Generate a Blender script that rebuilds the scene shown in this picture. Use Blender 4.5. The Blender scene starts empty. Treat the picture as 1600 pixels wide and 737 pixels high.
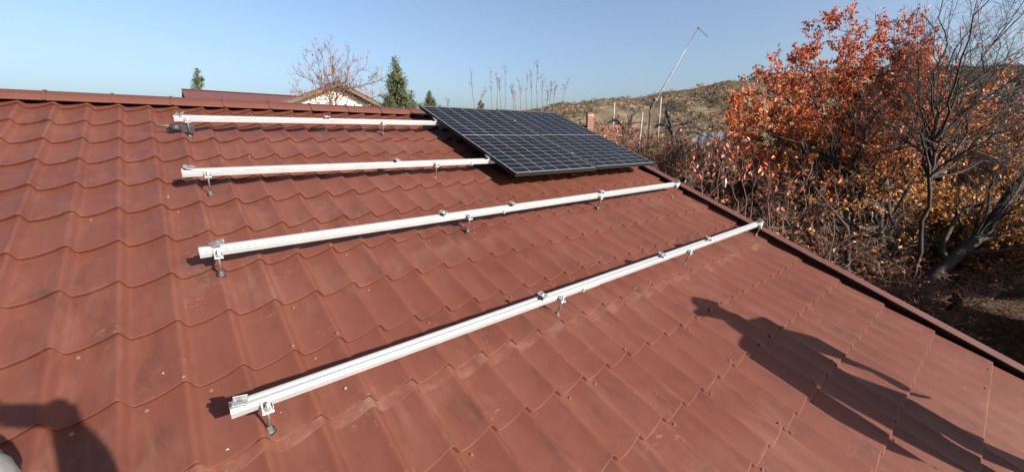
import bpy, bmesh, math, random
import numpy as np
from mathutils import Vector, Matrix, Euler

random.seed(7)
rng = np.random.default_rng(11)
S = bpy.context.scene
COL = S.collection

# ------------------------------------------------------------------ camera, sky, sun, exposure
PHI = math.radians(20.98)          # pitch of the roof
ZR = 5.2                           # height of the roof plane at the ridge
CP, SP = math.cos(PHI), math.sin(PHI)
FPX = 637.0                        # focal length in pixels of the 1600 px wide photograph
PITCH = math.atan((368.5 - 216) / FPX)
HEAD = math.radians(39.46)


def RW(u, v, h=0.0):
    """roof coordinates (along ridge, down slope, above the crests) -> world"""
    return Vector((u, -v * CP - h * SP, ZR - v * SP + h * CP))


EYE = RW(0.627, 4.518, 1.447)
cam_d = bpy.data.cameras.new('camera')
cam = bpy.data.objects.new('camera', cam_d)
COL.objects.link(cam)
cam.location = EYE
cam.rotation_euler = (math.pi / 2 - PITCH, 0, -HEAD)
cam_d.sensor_width = 36
cam_d.lens = FPX * 36 / 1600
cam_d.clip_start = 0.02
cam_d.clip_end = 6000
S.camera = cam
CM = Euler((math.pi / 2 - PITCH, 0, -HEAD)).to_matrix()

SUNL = Vector((-0.235, 0.886, -0.40)).normalized()      # the way the light travels
sun_el = math.asin(-SUNL.z)
sun_az = math.atan2(-SUNL.x, -SUNL.y)
world = bpy.data.worlds.new('World')
S.world = world
world.use_nodes = True
wn = world.node_tree.nodes
sky = wn.new('ShaderNodeTexSky')
sky.sky_type = 'NISHITA'
sky.sun_disc = False
sky.sun_elevation = sun_el
sky.sun_rotation = sun_az
sky.altitude = 400
sky.air_density = 0.85
sky.dust_density = 5.0
sky.ozone_density = 1.6
bg = wn['Background']
bg.inputs['Strength'].default_value = 0.062
world.node_tree.links.new(sky.outputs[0], bg.inputs['Color'])
sun_d = bpy.data.lights.new('sun', 'SUN')
sun_d.energy = 5.0
sun_d.angle = math.radians(0.5)
sun_d.color = (1.0, 0.91, 0.80)
sun = bpy.data.objects.new('sun', sun_d)
COL.objects.link(sun)
sun.rotation_euler = SUNL.to_track_quat('-Z', 'Y').to_euler()
sun.location = (0, 0, 40)
S.view_settings.view_transform = 'Standard'
S.view_settings.look = 'None'
S.view_settings.exposure = 1.88
S.view_settings.gamma = 1.0


def ray(px, py):
    return CM @ Vector(((px - 800) / FPX, -(py - 368.5) / FPX, -1.0))


def at(px, py, d):
    """point seen at photograph pixel (px, py), d metres in front of the lens"""
    return EYE + ray(px, py) * d


def roof_uv(px, py, h=0.0):
    r = ray(px, py)
    n = Vector((0, -SP, CP))
    o = RW(0, 0, h)
    p = EYE + r * ((o - EYE).dot(n) / r.dot(n))
    return p.x, -(p - o).dot(Vector((0, CP, SP)))


def pix(P):
    q = CM.transposed() @ (Vector(P) - EYE)
    if q.z > -0.05:
        return None
    return 800 + FPX * q.x / -q.z, 368.5 - FPX * q.y / -q.z


# ------------------------------------------------------------------ helpers
def tag(o, label=None, cat=None, group=None, kind=None):
    if label: o['label'] = label
    if cat: o['category'] = cat
    if group: o['group'] = group
    if kind: o['kind'] = kind
    return o


def link(o, parent=None):
    COL.objects.link(o)
    if parent is not None: o.parent = parent
    return o


def empty(name, loc=(0, 0, 0), rot=(0, 0, 0)):
    o = bpy.data.objects.new(name, None)
    o.empty_display_size = 0.1
    o.location = loc
    o.rotation_euler = rot
    return link(o)


def copy_tree(o, parent=None):
    c = o.copy()
    COL.objects.link(c)
    if parent is not None: c.parent = parent
    for ch in list(o.children): copy_tree(ch, c)
    return c


class MB:
    """collects boxes, tubes and prisms and builds them as one mesh"""
    def __init__(s): s.v, s.f = [], []

    def add(s, vs, fs):
        b = len(s.v)
        s.v += [tuple(x) for x in vs]
        s.f += [tuple(i + b for i in f) for f in fs]
        return s

    def box(s, c, size, m=None):
        x, y, z = [k / 2 for k in size]
        vs = [Vector((a * x, b * y, d * z)) for a in (-1, 1) for b in (-1, 1) for d in (-1, 1)]
        if m is not None: vs = [m @ p for p in vs]
        vs = [p + Vector(c) for p in vs]
        return s.add(vs, [(0, 1, 3, 2), (4, 6, 7, 5), (0, 4, 5, 1), (2, 3, 7, 6), (0, 2, 6, 4), (1, 5, 7, 3)])

    def tube(s, pts, rad, n=8, cap=True):
        pts = [Vector(p) for p in pts]
        if not hasattr(rad, '__len__'): rad = [rad] * len(pts)
        vs, fs = [], []
        for k, p in enumerate(pts):
            t = (pts[min(k + 1, len(pts) - 1)] - pts[max(k - 1, 0)]).normalized()
            a = t.cross(Vector((0.31, 0.95, 0.07)))
            if a.length < 0.1: a = t.cross(Vector((1, 0, 0)))
            a.normalize(); b = t.cross(a)
            for q in range(n):
                w = 2 * math.pi * q / n
                vs.append(p + (a * math.cos(w) + b * math.sin(w)) * rad[k])
        for k in range(len(pts) - 1):
            for q in range(n):
                r = (q + 1) % n
                fs.append((k * n + q, k * n + r, (k + 1) * n + r, (k + 1) * n + q))
        if cap:
            fs.append(tuple(range(n - 1, -1, -1)))
            fs.append(tuple(range((len(pts) - 1) * n, len(pts) * n)))
        return s.add(vs, fs)

    def prism(s, prof, x0, x1, m=None):
        """profile of (y, z) points drawn out along x"""
        n = len(prof)
        vs = [Vector((x0, y, z)) for y, z in prof] + [Vector((x1, y, z)) for y, z in prof]
        if m is not None: vs = [m @ p for p in vs]
        fs = [(k, (k + 1) % n, n + (k + 1) % n, n + k) for k in range(n)]
        fs += [tuple(range(n - 1, -1, -1)), tuple(range(n, 2 * n))]
        return s.add(vs, fs)

    def mesh(s, name, mat, smooth=False, bevel=0):
        me = bpy.data.meshes.new(name)
        me.from_pydata(s.v, [], s.f)
        bm = bmesh.new(); bm.from_mesh(me)
        bmesh.ops.recalc_face_normals(bm, faces=bm.faces)
        if bevel:
            es = [e for e in bm.edges if len(e.link_faces) == 2 and e.calc_face_angle() > 0.6]
            bmesh.ops.bevel(bm, geom=es, offset=bevel, segments=1, affect='EDGES')
        bm.to_mesh(me); bm.free()
        if smooth:
            me.polygons.foreach_set('use_smooth', [True] * len(me.polygons))
        me.materials.append(mat)
        return me

    def build(s, name, mat, parent=None, smooth=False, bevel=0, loc=None, rot=None):
        o = bpy.data.objects.new(name, s.mesh(name, mat, smooth, bevel))
        if loc is not None: o.location = loc
        if rot is not None: o.rotation_euler = rot
        return link(o, parent)


def np_mesh(name, V, F, mat, color=None, smooth=False):
    """V (n,3), F (m,k) arrays -> mesh, fast"""
    V = np.asarray(V, np.float32); F = np.asarray(F, np.int32)
    me = bpy.data.meshes.new(name)
    k = F.shape[1]
    me.vertices.add(len(V)); me.vertices.foreach_set('co', V.ravel())
    me.loops.add(F.size); me.loops.foreach_set('vertex_index', F.ravel())
    me.polygons.add(len(F))
    me.polygons.foreach_set('loop_start', np.arange(0, F.size, k, dtype=np.int32))
    if smooth: me.polygons.foreach_set('use_smooth', np.ones(len(F), bool))
    me.update(calc_edges=True)
    if color is not None:
        a = me.color_attributes.new('tint', 'FLOAT_COLOR', 'POINT')
        a.data.foreach_set('color', np.c_[color, np.ones(len(color))].astype(np.float32).ravel())
    me.materials.append(mat)
    return me


def np_obj(name, V, F, mat, parent=None, color=None, smooth=False):
    return link(bpy.data.objects.new(name, np_mesh(name, V, F, mat, color, smooth)), parent)


# ------------------------------------------------------------------ materials
def mat(name, col=(0.5, 0.5, 0.5), rough=0.6, metal=0.0, spec=0.5, coat=0.0):
    m = bpy.data.materials.new(name)
    m.use_nodes = True
    b = m.node_tree.nodes['Principled BSDF']
    b.inputs['Base Color'].default_value = (*col, 1)
    b.inputs['Roughness'].default_value = rough
    b.inputs['Metallic'].default_value = metal
    b.inputs['Specular IOR Level'].default_value = spec
    b.inputs['Coat Weight'].default_value = coat
    b.inputs['Coat Roughness'].default_value = 0.06
    return m


class NT:
    """small node-tree writer"""
    def __init__(s, m):
        s.t = m.node_tree; s.n = s.t.nodes; s.b = s.n['Principled BSDF']
        s.geo = s.n.new('ShaderNodeNewGeometry')

    def L(s, a, b): s.t.links.new(a, b)

    def pos(s, scale=(1, 1, 1), rot=(0, 0, 0), src=None):
        mp = s.n.new('ShaderNodeMapping')
        mp.inputs['Scale'].default_value = scale
        mp.inputs['Rotation'].default_value = rot
        s.L(src or s.geo.outputs['Position'], mp.inputs[0])
        return mp.outputs[0]

    def noise(s, vec, scale, detail=5, rough=0.55, dist=0.0):
        n = s.n.new('ShaderNodeTexNoise')
        n.inputs['Scale'].default_value = scale
        n.inputs['Detail'].default_value = detail
        n.inputs['Roughness'].default_value = rough
        n.inputs['Distortion'].default_value = dist
        s.L(vec, n.inputs['Vector'])
        return n.outputs['Fac']

    def ramp(s, fac, stops):
        r = s.n.new('ShaderNodeValToRGB')
        e = r.color_ramp.elements
        while len(e) < len(stops): e.new(0.5)
        for k, (p, c) in enumerate(stops):
            e[k].position = p
            e[k].color = (*c, 1) if hasattr(c, '__len__') else (c, c, c, 1)
        s.L(fac, r.inputs[0])
        return r.outputs[0]

    def mix(s, fac, a, b, mode='MIX'):
        x = s.n.new('ShaderNodeMix'); x.data_type = 'RGBA'; x.blend_type = mode
        for sock, val in ((x.inputs[0], fac), (x.inputs[6], a), (x.inputs[7], b)):
            if hasattr(val, 'links'): s.L(val, sock)
            elif hasattr(val, '__len__'): sock.default_value = (*val, 1)
            else: sock.default_value = val
        return x.outputs[2]

    def math(s, op, a, b=0.0):
        x = s.n.new('ShaderNodeMath'); x.operation = op
        for sock, val in ((x.inputs[0], a), (x.inputs[1], b)):
            if hasattr(val, 'links'): s.L(val, sock)
            else: sock.default_value = val
        return x.outputs[0]

    def bump(s, h, strength=0.2, dist=0.01):
        x = s.n.new('ShaderNodeBump')
        x.inputs['Strength'].default_value = strength
        x.inputs['Distance'].default_value = dist
        s.L(h, x.inputs['Height'])
        s.L(x.outputs[0], s.b.inputs['Normal'])


def tile_paint():
    m = mat('tile_paint', (0.27, 0.095, 0.07), 0.45)
    t = NT(m)
    # turn world space into roof space, so scuffs and streaks lie along the slope
    p = t.pos((1, 1, 1), (-PHI, 0, 0))
    big = t.noise(p, 1.1, 4)
    c = t.ramp(big, [(0.3, (0.064, 0.0212, 0.0146)), (0.7, (0.079, 0.0262, 0.0180))])
    c = t.mix(t.ramp(t.noise(t.pos((1, 0.6, 1), (-PHI, 0, 0)), 9, 5, 0.7), [(0.35, 0.0), (0.75, 0.5)]), c, (0.088, 0.033, 0.0235))
    # purplish, darker worn smudges
    sm = t.ramp(t.noise(t.pos((2.2, 0.8, 1), (-PHI, 0, 0)), 4.0, 6, 0.7, 0.5), [(0.52, 0.0), (0.70, 0.7)])
    c = t.mix(sm, c, (0.043, 0.0175, 0.0145))
    # pale dust, streaked down the slope
    du = t.ramp(t.noise(t.pos((9, 1.6, 6), (-PHI, 0, 0)), 1.5, 6, 0.65, 0.4), [(0.46, 0.0), (0.78, 0.5)])
    dm = t.ramp(t.noise(p, 2.1, 3), [(0.4, 0.0), (0.62, 1.0)])
    c = t.mix(t.math('MULTIPLY', du, dm), c, (0.118, 0.064, 0.047))
    # shoe scuffs: small pale scratches inside a few patches
    sc = t.ramp(t.noise(t.pos((34, 60, 40), (-PHI, 0, 0.5)), 1.0, 4, 0.75, 0.5), [(0.58, 0.0), (0.70, 1.0)])
    pa = t.ramp(t.noise(t.pos((1.5, 1.5, 1.5), (-PHI, 0, 0)), 2.6, 2), [(0.55, 0.0), (0.65, 0.75)])
    c = t.mix(t.math('MULTIPLY', sc, pa), c, (0.15, 0.092, 0.070))
    # grit
    gr = t.ramp(t.noise(p, 95, 2), [(0.72, 0.0), (0.76, 0.6)])
    c = t.mix(gr, c, (0.13, 0.082, 0.064))
    t.L(c, t.b.inputs['Base Color'])
    t.b.inputs['Specular IOR Level'].default_value = 0.20
    r = t.ramp(big, [(0.3, 0.40), (0.7, 0.56)])
    t.L(r, t.b.inputs['Roughness'])
    t.bump(t.math('ADD', t.noise(p, 6, 3), t.math('MULTIPLY', t.noise(p, 120, 2), 0.12)), 0.25, 0.012)
    return m


def rough_mat(name, c0, c1, scale=4.0, rough=0.8, bump=0.3, bdist=0.02, detail=6, stretch=(1, 1, 1), metal=0, spec=0.3):
    m = mat(name, c0, rough, metal, spec)
    t = NT(m)
    tc = t.n.new('ShaderNodeTexCoord')
    f = t.noise(t.pos(stretch, src=tc.outputs['Object']), scale, detail, 0.6)
    t.L(t.ramp(f, [(0.3, c0), (0.7, c1)]), t.b.inputs['Base Color'])
    if bump: t.bump(f, bump, bdist)
    return m


def leaf_mat(name, trans=0.35, rough=0.55):
    m = mat(name, (0.3, 0.1, 0.05), rough, 0, 0.3)
    t = NT(m)
    a = t.n.new('ShaderNodeAttribute'); a.attribute_name = 'tint'
    t.L(a.outputs['Color'], t.b.inputs['Base Color'])
    tr = t.n.new('ShaderNodeBsdfTranslucent')
    t.L(a.outputs['Color'], tr.inputs['Color'])
    mx = t.n.new('ShaderNodeMixShader'); mx.inputs[0].default_value = trans
    t.L(t.b.outputs[0], mx.inputs[1]); t.L(tr.outputs[0], mx.inputs[2])
    t.L(mx.outputs[0], t.n['Material Output'].inputs['Surface'])
    return m


M = {}
M['tile'] = tile_paint()
def dusty_lap():
    m = tile_paint(); m.name = 'dusty_tile_paint'
    t = NT(m); p = t.pos((1, 1, 1), (-PHI, 0, 0))
    src = t.b.inputs['Base Color'].links[0].from_socket
    f = t.ramp(t.noise(p, 7, 5, 0.7), [(0.45, 0.0), (0.75, 0.55)])
    t.L(t.mix(f, src, (0.125, 0.082, 0.062)), t.b.inputs['Base Color'])
    return m


M['lap'] = dusty_lap()
M['trim'] = rough_mat('trim_paint', (0.050, 0.0180, 0.0130), (0.063, 0.0230, 0.0168), 3, 0.5, 0.1, 0.004)
M['alu'] = rough_mat('brushed_aluminium', (0.25, 0.262, 0.275), (0.32, 0.333, 0.348), 5, 0.36, 0.08, 0.001, 4, (0.3, 30, 30), 0.5, 0.4)
M['alu2'] = rough_mat('cast_aluminium', (0.24, 0.25, 0.26), (0.34, 0.35, 0.36), 30, 0.35, 0.1, 0.001, 4, (1, 1, 1), 0.7, 0.5)
M['steel'] = mat('zinc_steel', (0.38, 0.38, 0.38), 0.32, 0.85)
M['rubber'] = mat('black_rubber', (0.012, 0.012, 0.012), 0.6)
M['black'] = rough_mat('black_plastic', (0.012, 0.012, 0.014), (0.03, 0.03, 0.034), 40, 0.5, 0.1, 0.002)
M['frame'] = mat('black_anodised', (0.006, 0.006, 0.007), 0.5, 0.0, 0.2)
M['back'] = mat('panel_backsheet', (0.165, 0.17, 0.175), 0.5, 0, 0.12, 0.02)
M['screw'] = rough_mat('screw_paint', (0.05, 0.020, 0.016), (0.16, 0.09, 0.075), 25, 0.5, 0)
cell = mat('solar_cell', (0.013, 0.015, 0.032), 0.4, 0.0, 0.06, 0.02)
_t = NT(cell)
_f = _t.noise(_t.pos(), 2.2, 3)
_t.L(_t.ramp(_f, [(0.3, (0.003, 0.0035, 0.006)), (0.7, (0.006, 0.0065, 0.010))]), _t.b.inputs['Base Color'])
M['cell'] = cell
M['bark_dark'] = rough_mat('dark_bark', (0.009, 0.007, 0.0065), (0.026, 0.020, 0.0175), 14, 0.9, 0.6, 0.02, 6, (1, 1, 0.3))
M['bark_grey'] = rough_mat('grey_bark', (0.026, 0.021, 0.019), (0.072, 0.058, 0.051), 14, 0.85, 0.5, 0.01, 6, (1, 1, 0.4))
M['bark_brown'] = rough_mat('brown_twig', (0.055, 0.033, 0.025), (0.115, 0.072, 0.055), 9, 0.85, 0.3, 0.01)
M['bark_pale'] = rough_mat('pale_twig', (0.12, 0.098, 0.083), (0.20, 0.168, 0.142), 9, 0.85, 0.3, 0.01)
M['leaf'] = leaf_mat('autumn_leaf')
M['needle'] = leaf_mat('needles', 0.12, 0.6)
M['plaster'] = rough_mat('white_plaster', (0.46, 0.45, 0.43), (0.54, 0.53, 0.51), 3, 0.9, 0.2, 0.01)
M['brownroof'] = rough_mat('brown_sheet_metal', (0.058, 0.0235, 0.021), (0.074, 0.030, 0.027), 2, 0.5, 0.05, 0.01)
M['clay'] = rough_mat('clay_tile', (0.060, 0.025, 0.018), (0.125, 0.055, 0.038), 2.5, 0.85, 0.3, 0.02)
M['wood'] = rough_mat('weathered_wood', (0.040, 0.026, 0.020), (0.085, 0.060, 0.047), 6, 0.85, 0.4, 0.01, 6, (0.3, 4, 4))
M['brick'] = rough_mat('brick', (0.095, 0.042, 0.031), (0.16, 0.078, 0.057), 7, 0.9, 0.3, 0.01)
M['mortar'] = rough_mat('mortar', (0.30, 0.25, 0.22), (0.40, 0.34, 0.30), 7, 0.9, 0.3, 0.01)
M['concrete'] = rough_mat('pole_concrete', (0.12, 0.117, 0.114), (0.19, 0.186, 0.18), 5, 0.85, 0.2, 0.01)
M['white'] = mat('white_paint', (0.6, 0.6, 0.585), 0.5)
M['tin'] = rough_mat('grey_tin', (0.05, 0.055, 0.06), (0.20, 0.205, 0.22), 3, 0.6, 0.2, 0.01, 5, (1, 1, 1), 0.6)
M['darkwood'] = rough_mat('dark_boards', (0.05, 0.035, 0.028), (0.10, 0.075, 0.06), 5, 0.85, 0.3, 0.01, 5, (4, 4, 0.3))
M['cloth_grey'] = rough_mat('grey_cloth', (0.10, 0.10, 0.10), (0.15, 0.15, 0.148), 26, 0.9, 0.5, 0.004)
M['cloth_dark'] = rough_mat('charcoal_cloth', (0.035, 0.040, 0.045), (0.055, 0.06, 0.068), 30, 0.9, 0.5, 0.004)
M['cloth_blue'] = rough_mat('blue_cloth', (0.03, 0.05, 0.10), (0.05, 0.075, 0.14), 30, 0.9, 0.4, 0.004)
M['skin'] = mat('skin', (0.50, 0.30, 0.22), 0.5)
M['hair'] = mat('dark_hair', (0.03, 0.02, 0.015), 0.6)


def ground_mat():
    m = mat('yard_ground', (0.05, 0.035, 0.025), 0.95, 0, 0.15)
    t = NT(m); p = t.pos()
    a = t.noise(p, 0.35, 5)
    c = t.ramp(a, [(0.3, (0.022, 0.014, 0.010)), (0.55, (0.038, 0.024, 0.016)), (0.75, (0.060, 0.045, 0.025))])
    f = t.noise(p, 9, 6, 0.7)
    c = t.mix(t.ramp(f, [(0.45, 0.0), (0.75, 0.7)]), c, (0.065, 0.038, 0.021))
    far = t.noise(p, 0.02, 4)
    ln = t.n.new('ShaderNodeVectorMath'); ln.operation = 'LENGTH'
    t.L(t.geo.outputs['Position'], ln.inputs[0])
    d = t.n.new('ShaderNodeMapRange')
    d.inputs[1].default_value = 30; d.inputs[2].default_value = 80
    t.L(ln.outputs['Value'], d.inputs[0])
    c = t.mix(d.outputs[0], c, t.ramp(far, [(0.35, (0.11, 0.085, 0.045)), (0.65, (0.20, 0.155, 0.085))]))
    t.L(c, t.b.inputs['Base Color'])
    t.bump(f, 0.8, 0.06)
    return m


def hill_mat():
    m = mat('dry_hill_grass', (0.25, 0.18, 0.10), 0.95, 0, 0.1)
    t = NT(m); p = t.pos()
    a = t.noise(t.pos((1, 1, 6)), 0.012, 6, 0.6)
    c = t.ramp(a, [(0.36, (0.105, 0.080, 0.052)), (0.5, (0.145, 0.112, 0.072)), (0.64, (0.20, 0.152, 0.097))])
    b = t.noise(p, 0.09, 5, 0.7)
    c = t.mix(t.ramp(b, [(0.48, 0.0), (0.66, 0.7)]), c, (0.085, 0.058, 0.040))
    t.L(c, t.b.inputs['Base Color'])
    return m


M['ground'] = ground_mat()
M['hill'] = hill_mat()

# ------------------------------------------------------------------ ground and hill
n = 96
V = [(0, 0, 0)] + [(3000 * math.cos(2 * math.pi * k / n), 3000 * math.sin(2 * math.pi * k / n), 0) for k in range(n)]
mb = MB(); mb.add(V, [(0, k + 1, (k + 1) % n + 1) for k in range(n)])
tag(mb.build('ground', M['ground']), 'dark brown yard soil strewn with fallen leaves', None, None, 'structure')


def azel(px, py):
    r = ray(px, py)
    return math.atan2(r.x, r.y), r.z / math.hypot(r.x, r.y)


crest = [azel(*q) for q in ((640, 200), (760, 186), (870, 167), (935, 160), (1000, 156), (1050, 149), (1090, 141), (1140, 134), (1200, 124),
                            (1300, 116), (1400, 114), (1480, 117), (1540, 112), (1600, 117), (1750, 118), (2200, 130))]
CA = np.array([c[0] for c in crest]); CE = np.array([c[1] for c in crest])


def hill_h(az, r):
    e = np.interp(az, CA, CE)
    rc = 520 + 60 * np.sin(az * 9)
    t = np.clip((r - 70) / (rc - 70), 0, 1)
    s = 0.25 * t + 0.75 * t * t * (3 - 2 * t)
    h = (EYE.z + e * rc) * s
    h = np.where(r > rc, h * (1 - 0.35 * np.clip((r - rc) / 500, 0, 1)), h)
    return h + t * 2.2 * np.sin(az * 70 + r * 0.031) * np.sin(r * 0.021 + az * 13) - 0.3


NA, NR = 160, 70
azs = np.linspace(CA[0] - 0.1, CA[-1] + 0.25, NA)
rs = np.concatenate([np.linspace(60, 620, NR - 12), np.linspace(650, 1400, 12)])
A_, R_ = np.meshgrid(azs, rs, indexing='ij')
H_ = hill_h(A_, R_)
H_[0, :] = -2; H_[-1, :] = -2; H_[:, 0] = -2; H_[:, -1] = -2
V = np.stack([EYE.x + R_ * np.sin(A_), EYE.y + R_ * np.cos(A_), H_], -1).reshape(-1, 3)
idx = np.arange(NA * NR).reshape(NA, NR)
F = np.stack([idx[:-1, :-1], idx[:-1, 1:], idx[1:, 1:], idx[1:, :-1]], -1).reshape(-1, 4)
tag(np_obj('hill', V, F, M['hill'], smooth=True), 'dry tan hillside rising behind the gardens', None, None, 'structure')


def unit_(a): return a / np.maximum(np.linalg.norm(a, axis=-1, keepdims=True), 1e-9)


def blobs(name, az, r, size, col, squash=0.8, k=20):
    """many low bushes and tree tops on the hill: clumps of small ragged faces, one mesh"""
    N = len(az)
    base = np.stack([EYE.x + r * np.sin(az), EYE.y + r * np.cos(az), hill_h(az, r)], -1)
    sz = size[:, None, None]
    c = base[:, None] + rng.normal(0, 1, (N, k, 3)) * np.array([0.42, 0.42, 0.30 * squash]) * sz
    c[..., 2] += 0.55 * squash * size[:, None]
    d = rng.normal(0, 1, (N, k, 4, 3)) * 0.19 * sz[..., None]
    V = (c[:, :, None] + d).reshape(-1, 3)
    F = np.arange(N * k * 4).reshape(-1, 4)
    C = np.repeat(np.repeat(col[:, None] * (0.9 + 0.2 * rng.random((N, k, 1))), 4, 1).reshape(N, -1, 3), 1, 1)
    o = np_obj(name, V, np.concatenate([F[:, :3], F[:, 1:]]), M['leaf'], None, C.reshape(-1, 3), True)
    nn = c - (base + np.array([0, 0, 0.3]) * size[:, None])[:, None]
    nn = unit_(nn / sz * 0.7 + np.array([0, -0.2, 0.9]))
    o.data.normals_split_custom_set_from_vertices(np.repeat(nn, 4, 1).reshape(-1, 3).tolist())
    return o


N = 9000
az = rng.uniform(CA[2] - 0.12, CA[-2], N); r = 130 + 400 * rng.random(N) ** 0.8
band = np.sin(az * 23 + r * 0.006) + np.sin(r * 0.024 + az * 5) + 0.7 * np.sin(az * 61)
keep = (band + rng.normal(0, 0.6, N) > -0.7) | (r > 500) | (az > azel(1350, 100)[0])
az, r = az[keep], r[keep]
pal = np.array([(0.16, 0.115, 0.080), (0.135, 0.100, 0.074), (0.19, 0.140, 0.088), (0.21, 0.165, 0.085), (0.115, 0.095, 0.066), (0.17, 0.118, 0.082)]) * 0.98
tag(blobs('hill_scrub', az, r, rng.uniform(0.5, 1.8, len(az)), pal[rng.integers(0, 6, len(az))]),
    'brown leafless scrub and woods covering the hillside', None, None, 'stuff')
N = 5200
az = rng.uniform(azel(1380, 100)[0], CA[-2], N); r = 160 + 380 * rng.random(N) ** 0.8
pal3 = np.array([(0.085, 0.062, 0.055), (0.065, 0.050, 0.047), (0.11, 0.075, 0.060), (0.075, 0.052, 0.045)]) * 0.75
tag(blobs('bare_woods', az, r, rng.uniform(1.2, 3.2, N), pal3[rng.integers(0, 4, N)], 1.0), 'dark leafless woods on the hill behind the bare tree', None, None, 'stuff')
# pale poplars and taller trees along the crest
N = 260
az = np.concatenate([rng.uniform(azel(1085, 100)[0], azel(1330, 100)[0], 90), rng.uniform(CA[2], CA[-3], 170)])
r = 505 + 30 * rng.standard_normal(N)
sz = np.concatenate([rng.uniform(3.0, 5.5, 90), rng.uniform(1.2, 3.0, 170)])
pal2 = np.array([(0.26, 0.20, 0.115), (0.21, 0.155, 0.095), (0.14, 0.10, 0.075)]) * 0.98
tag(blobs('crest_woods', az, r, sz, pal2[rng.integers(0, 3, N)], 1.15), 'thin line of bare and yellowing trees along the hill crest', None, None, 'stuff')

# ------------------------------------------------------------------ the house under the roof
TW, TL, AMP, STEP = 0.183, 0.35, 0.034, 0.022
EDGE = 0.022                            # the pressed edge reaches this much farther down in the troughs
I0, I1, J0, J1 = -18, 31, -1, 20           # columns and courses of tiles
house = empty('house')
tag(house, 'house under a wide brownish red metal tile roof with solar rails', 'house')
RX = (PHI, 0, 0)


def verge_u(v): return 5.47 - 0.055 * v


def prof_raw(s):
    s = s % 1.0
    return np.where(s < 0.20, 0.5 + 0.5 * np.cos(np.pi * s / 0.20), ((np.maximum(s, 0.20) - 0.20) / 0.80) ** 1.85)


def prof(s):
    """one wave: a slow, steepening rise, a rounded crest, a short steep fall"""
    s = np.asarray(s, float)
    return sum(w * prof_raw(s + 0.018 + d) for d, w in ((-0.05, 0.14), (-0.025, 0.24), (0.0, 0.28), (0.025, 0.21), (0.05, 0.13)))


def surf(s, y):
    """height above the crest plane; s in waves, y in 0..1 down the course"""
    return AMP * (prof(s) - 1) + STEP * (y - 1)


PS = np.concatenate([np.linspace(0.36, 0.84, 7), np.linspace(0.90, 1.0, 4), np.linspace(1.025, 1.25, 8), [1.3, 1.36]])
PYS = [-0.03, 0.3, 0.62, 0.86, 0.985, 1.0]


def tile_grid(i, j, clip=None, vmin=None):
    """vertices in roof coordinates (u, v, h) of the tile at column i, course j"""
    rows = []
    for y in PYS:
        h = surf(PS, y)
        if y == 1.0: h = h - 0.0012
        rows.append(np.c_[PS * TW, y * TL + EDGE * (1 - prof(PS)) * max(0.0, (y - 0.3) / 0.7) ** 1.5, h])
    h = surf(PS, 1.0)
    rows.append(np.c_[PS * TW, TL + 0.0008 + EDGE * (1 - prof(PS)), h - 0.0030])
    rows.append(np.c_[PS * TW, TL - 0.0105 + EDGE * (1 - prof(PS)), h - STEP - 0.0015])
    G = np.array(rows)
    return G


G0 = tile_grid(0, 0)
nr, nc = G0.shape[:2]
gi = np.arange(nr * nc).reshape(nr, nc)
TF = np.stack([gi[:-1, :-1], gi[1:, :-1], gi[1:, 1:], gi[:-1, 1:]], -1).reshape(-1, 4)


def tile_normals(me, nrows=nr):
    """smooth across neighbours: normals from the pressed profile itself"""
    s = np.tile(PS, 1); e = 1e-3
    dh = (surf(PS + e, 0.5) - surf(PS - e, 0.5)) / (2 * e * TW)
    N = []
    for k in range(nrows):
        if k < 5: nn = np.c_[-dh, np.full(nc, STEP / TL), np.ones(nc)]
        elif k == 5: nn = np.c_[-dh, np.full(nc, -0.25), np.ones(nc)]
        else: nn = np.c_[-dh * 0.3, np.full(nc, -1.0), np.full(nc, -0.55)]
        N.append(nn / np.linalg.norm(nn, axis=1, keepdims=True))
    return np.concatenate(N)


def local(G): return np.stack([G[..., 0], -G[..., 1], G[..., 2]], -1)     # roof -> object axes (x, up slope, normal)


tile_me = np_mesh('roof_tile', local(G0).reshape(-1, 3), TF, M['tile'], None, True)
tile_me.normals_split_custom_set_from_vertices([tuple(x) for x in tile_normals(tile_me)])

cands, rest = [], []
for j in range(J0, J1):
    for i in range(I0, I1):
        u, v = i * TW, j * TL
        full = u + 1.36 * TW < verge_u(v + TL) + 0.02 and j >= 0
        if u + 0.36 * TW > verge_u(v) + 0.02: continue
        q = [pix(RW(u + a * TW, v + b * TL)) for a in (0.36, 1.36) for b in (0, 1)]
        area = 0
        if full and all(q):
            cx = sum(a[0] for a in q) / 4; cy = sum(a[1] for a in q) / 4
            if -25 < cx < 1625 and 0 < cy < 760:
                (x0, y0), (x1, y1), (x2, y2), (x3, y3) = q
                area = abs((x3 - x0) * (y1 - y2) - (x1 - x2) * (y3 - y0)) / 2
        cands.append((area, i, j, full))
cands.sort(key=lambda c: -c[0])
VV, FF, NN = [], [], []
for k, (area, i, j, full) in enumerate(cands):
    if k < 300 and area > 0:
        o = link(bpy.data.objects.new('roof_tile', tile_me), house)
        o.location = RW(i * TW, j * TL, random.uniform(-0.00015, 0.00015)); o.rotation_euler = (PHI + random.uniform(-0.0007, 0.0007), random.uniform(-0.0004, 0.0004), 0)
        continue
    G = G0.copy(); G[..., 0] += i * TW; G[..., 1] += j * TL
    G[..., 1] = np.maximum(G[..., 1], -0.11)
    lim = verge_u(G[..., 1]) + 0.02
    G[..., 0] = np.minimum(G[..., 0], lim)
    W = np.stack([G[..., 0], -G[..., 1] * CP - G[..., 2] * SP, ZR - G[..., 1] * SP + G[..., 2] * CP], -1).reshape(-1, 3)
    FF.append(TF + sum(len(x) for x in VV[-1:]) * 0 + len(VV) * len(W)); VV.append(W); NN.append(tile_normals(None))
VA = np.concatenate(VV); FA = np.concatenate(FF); NA_ = np.concatenate(NN)
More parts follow.
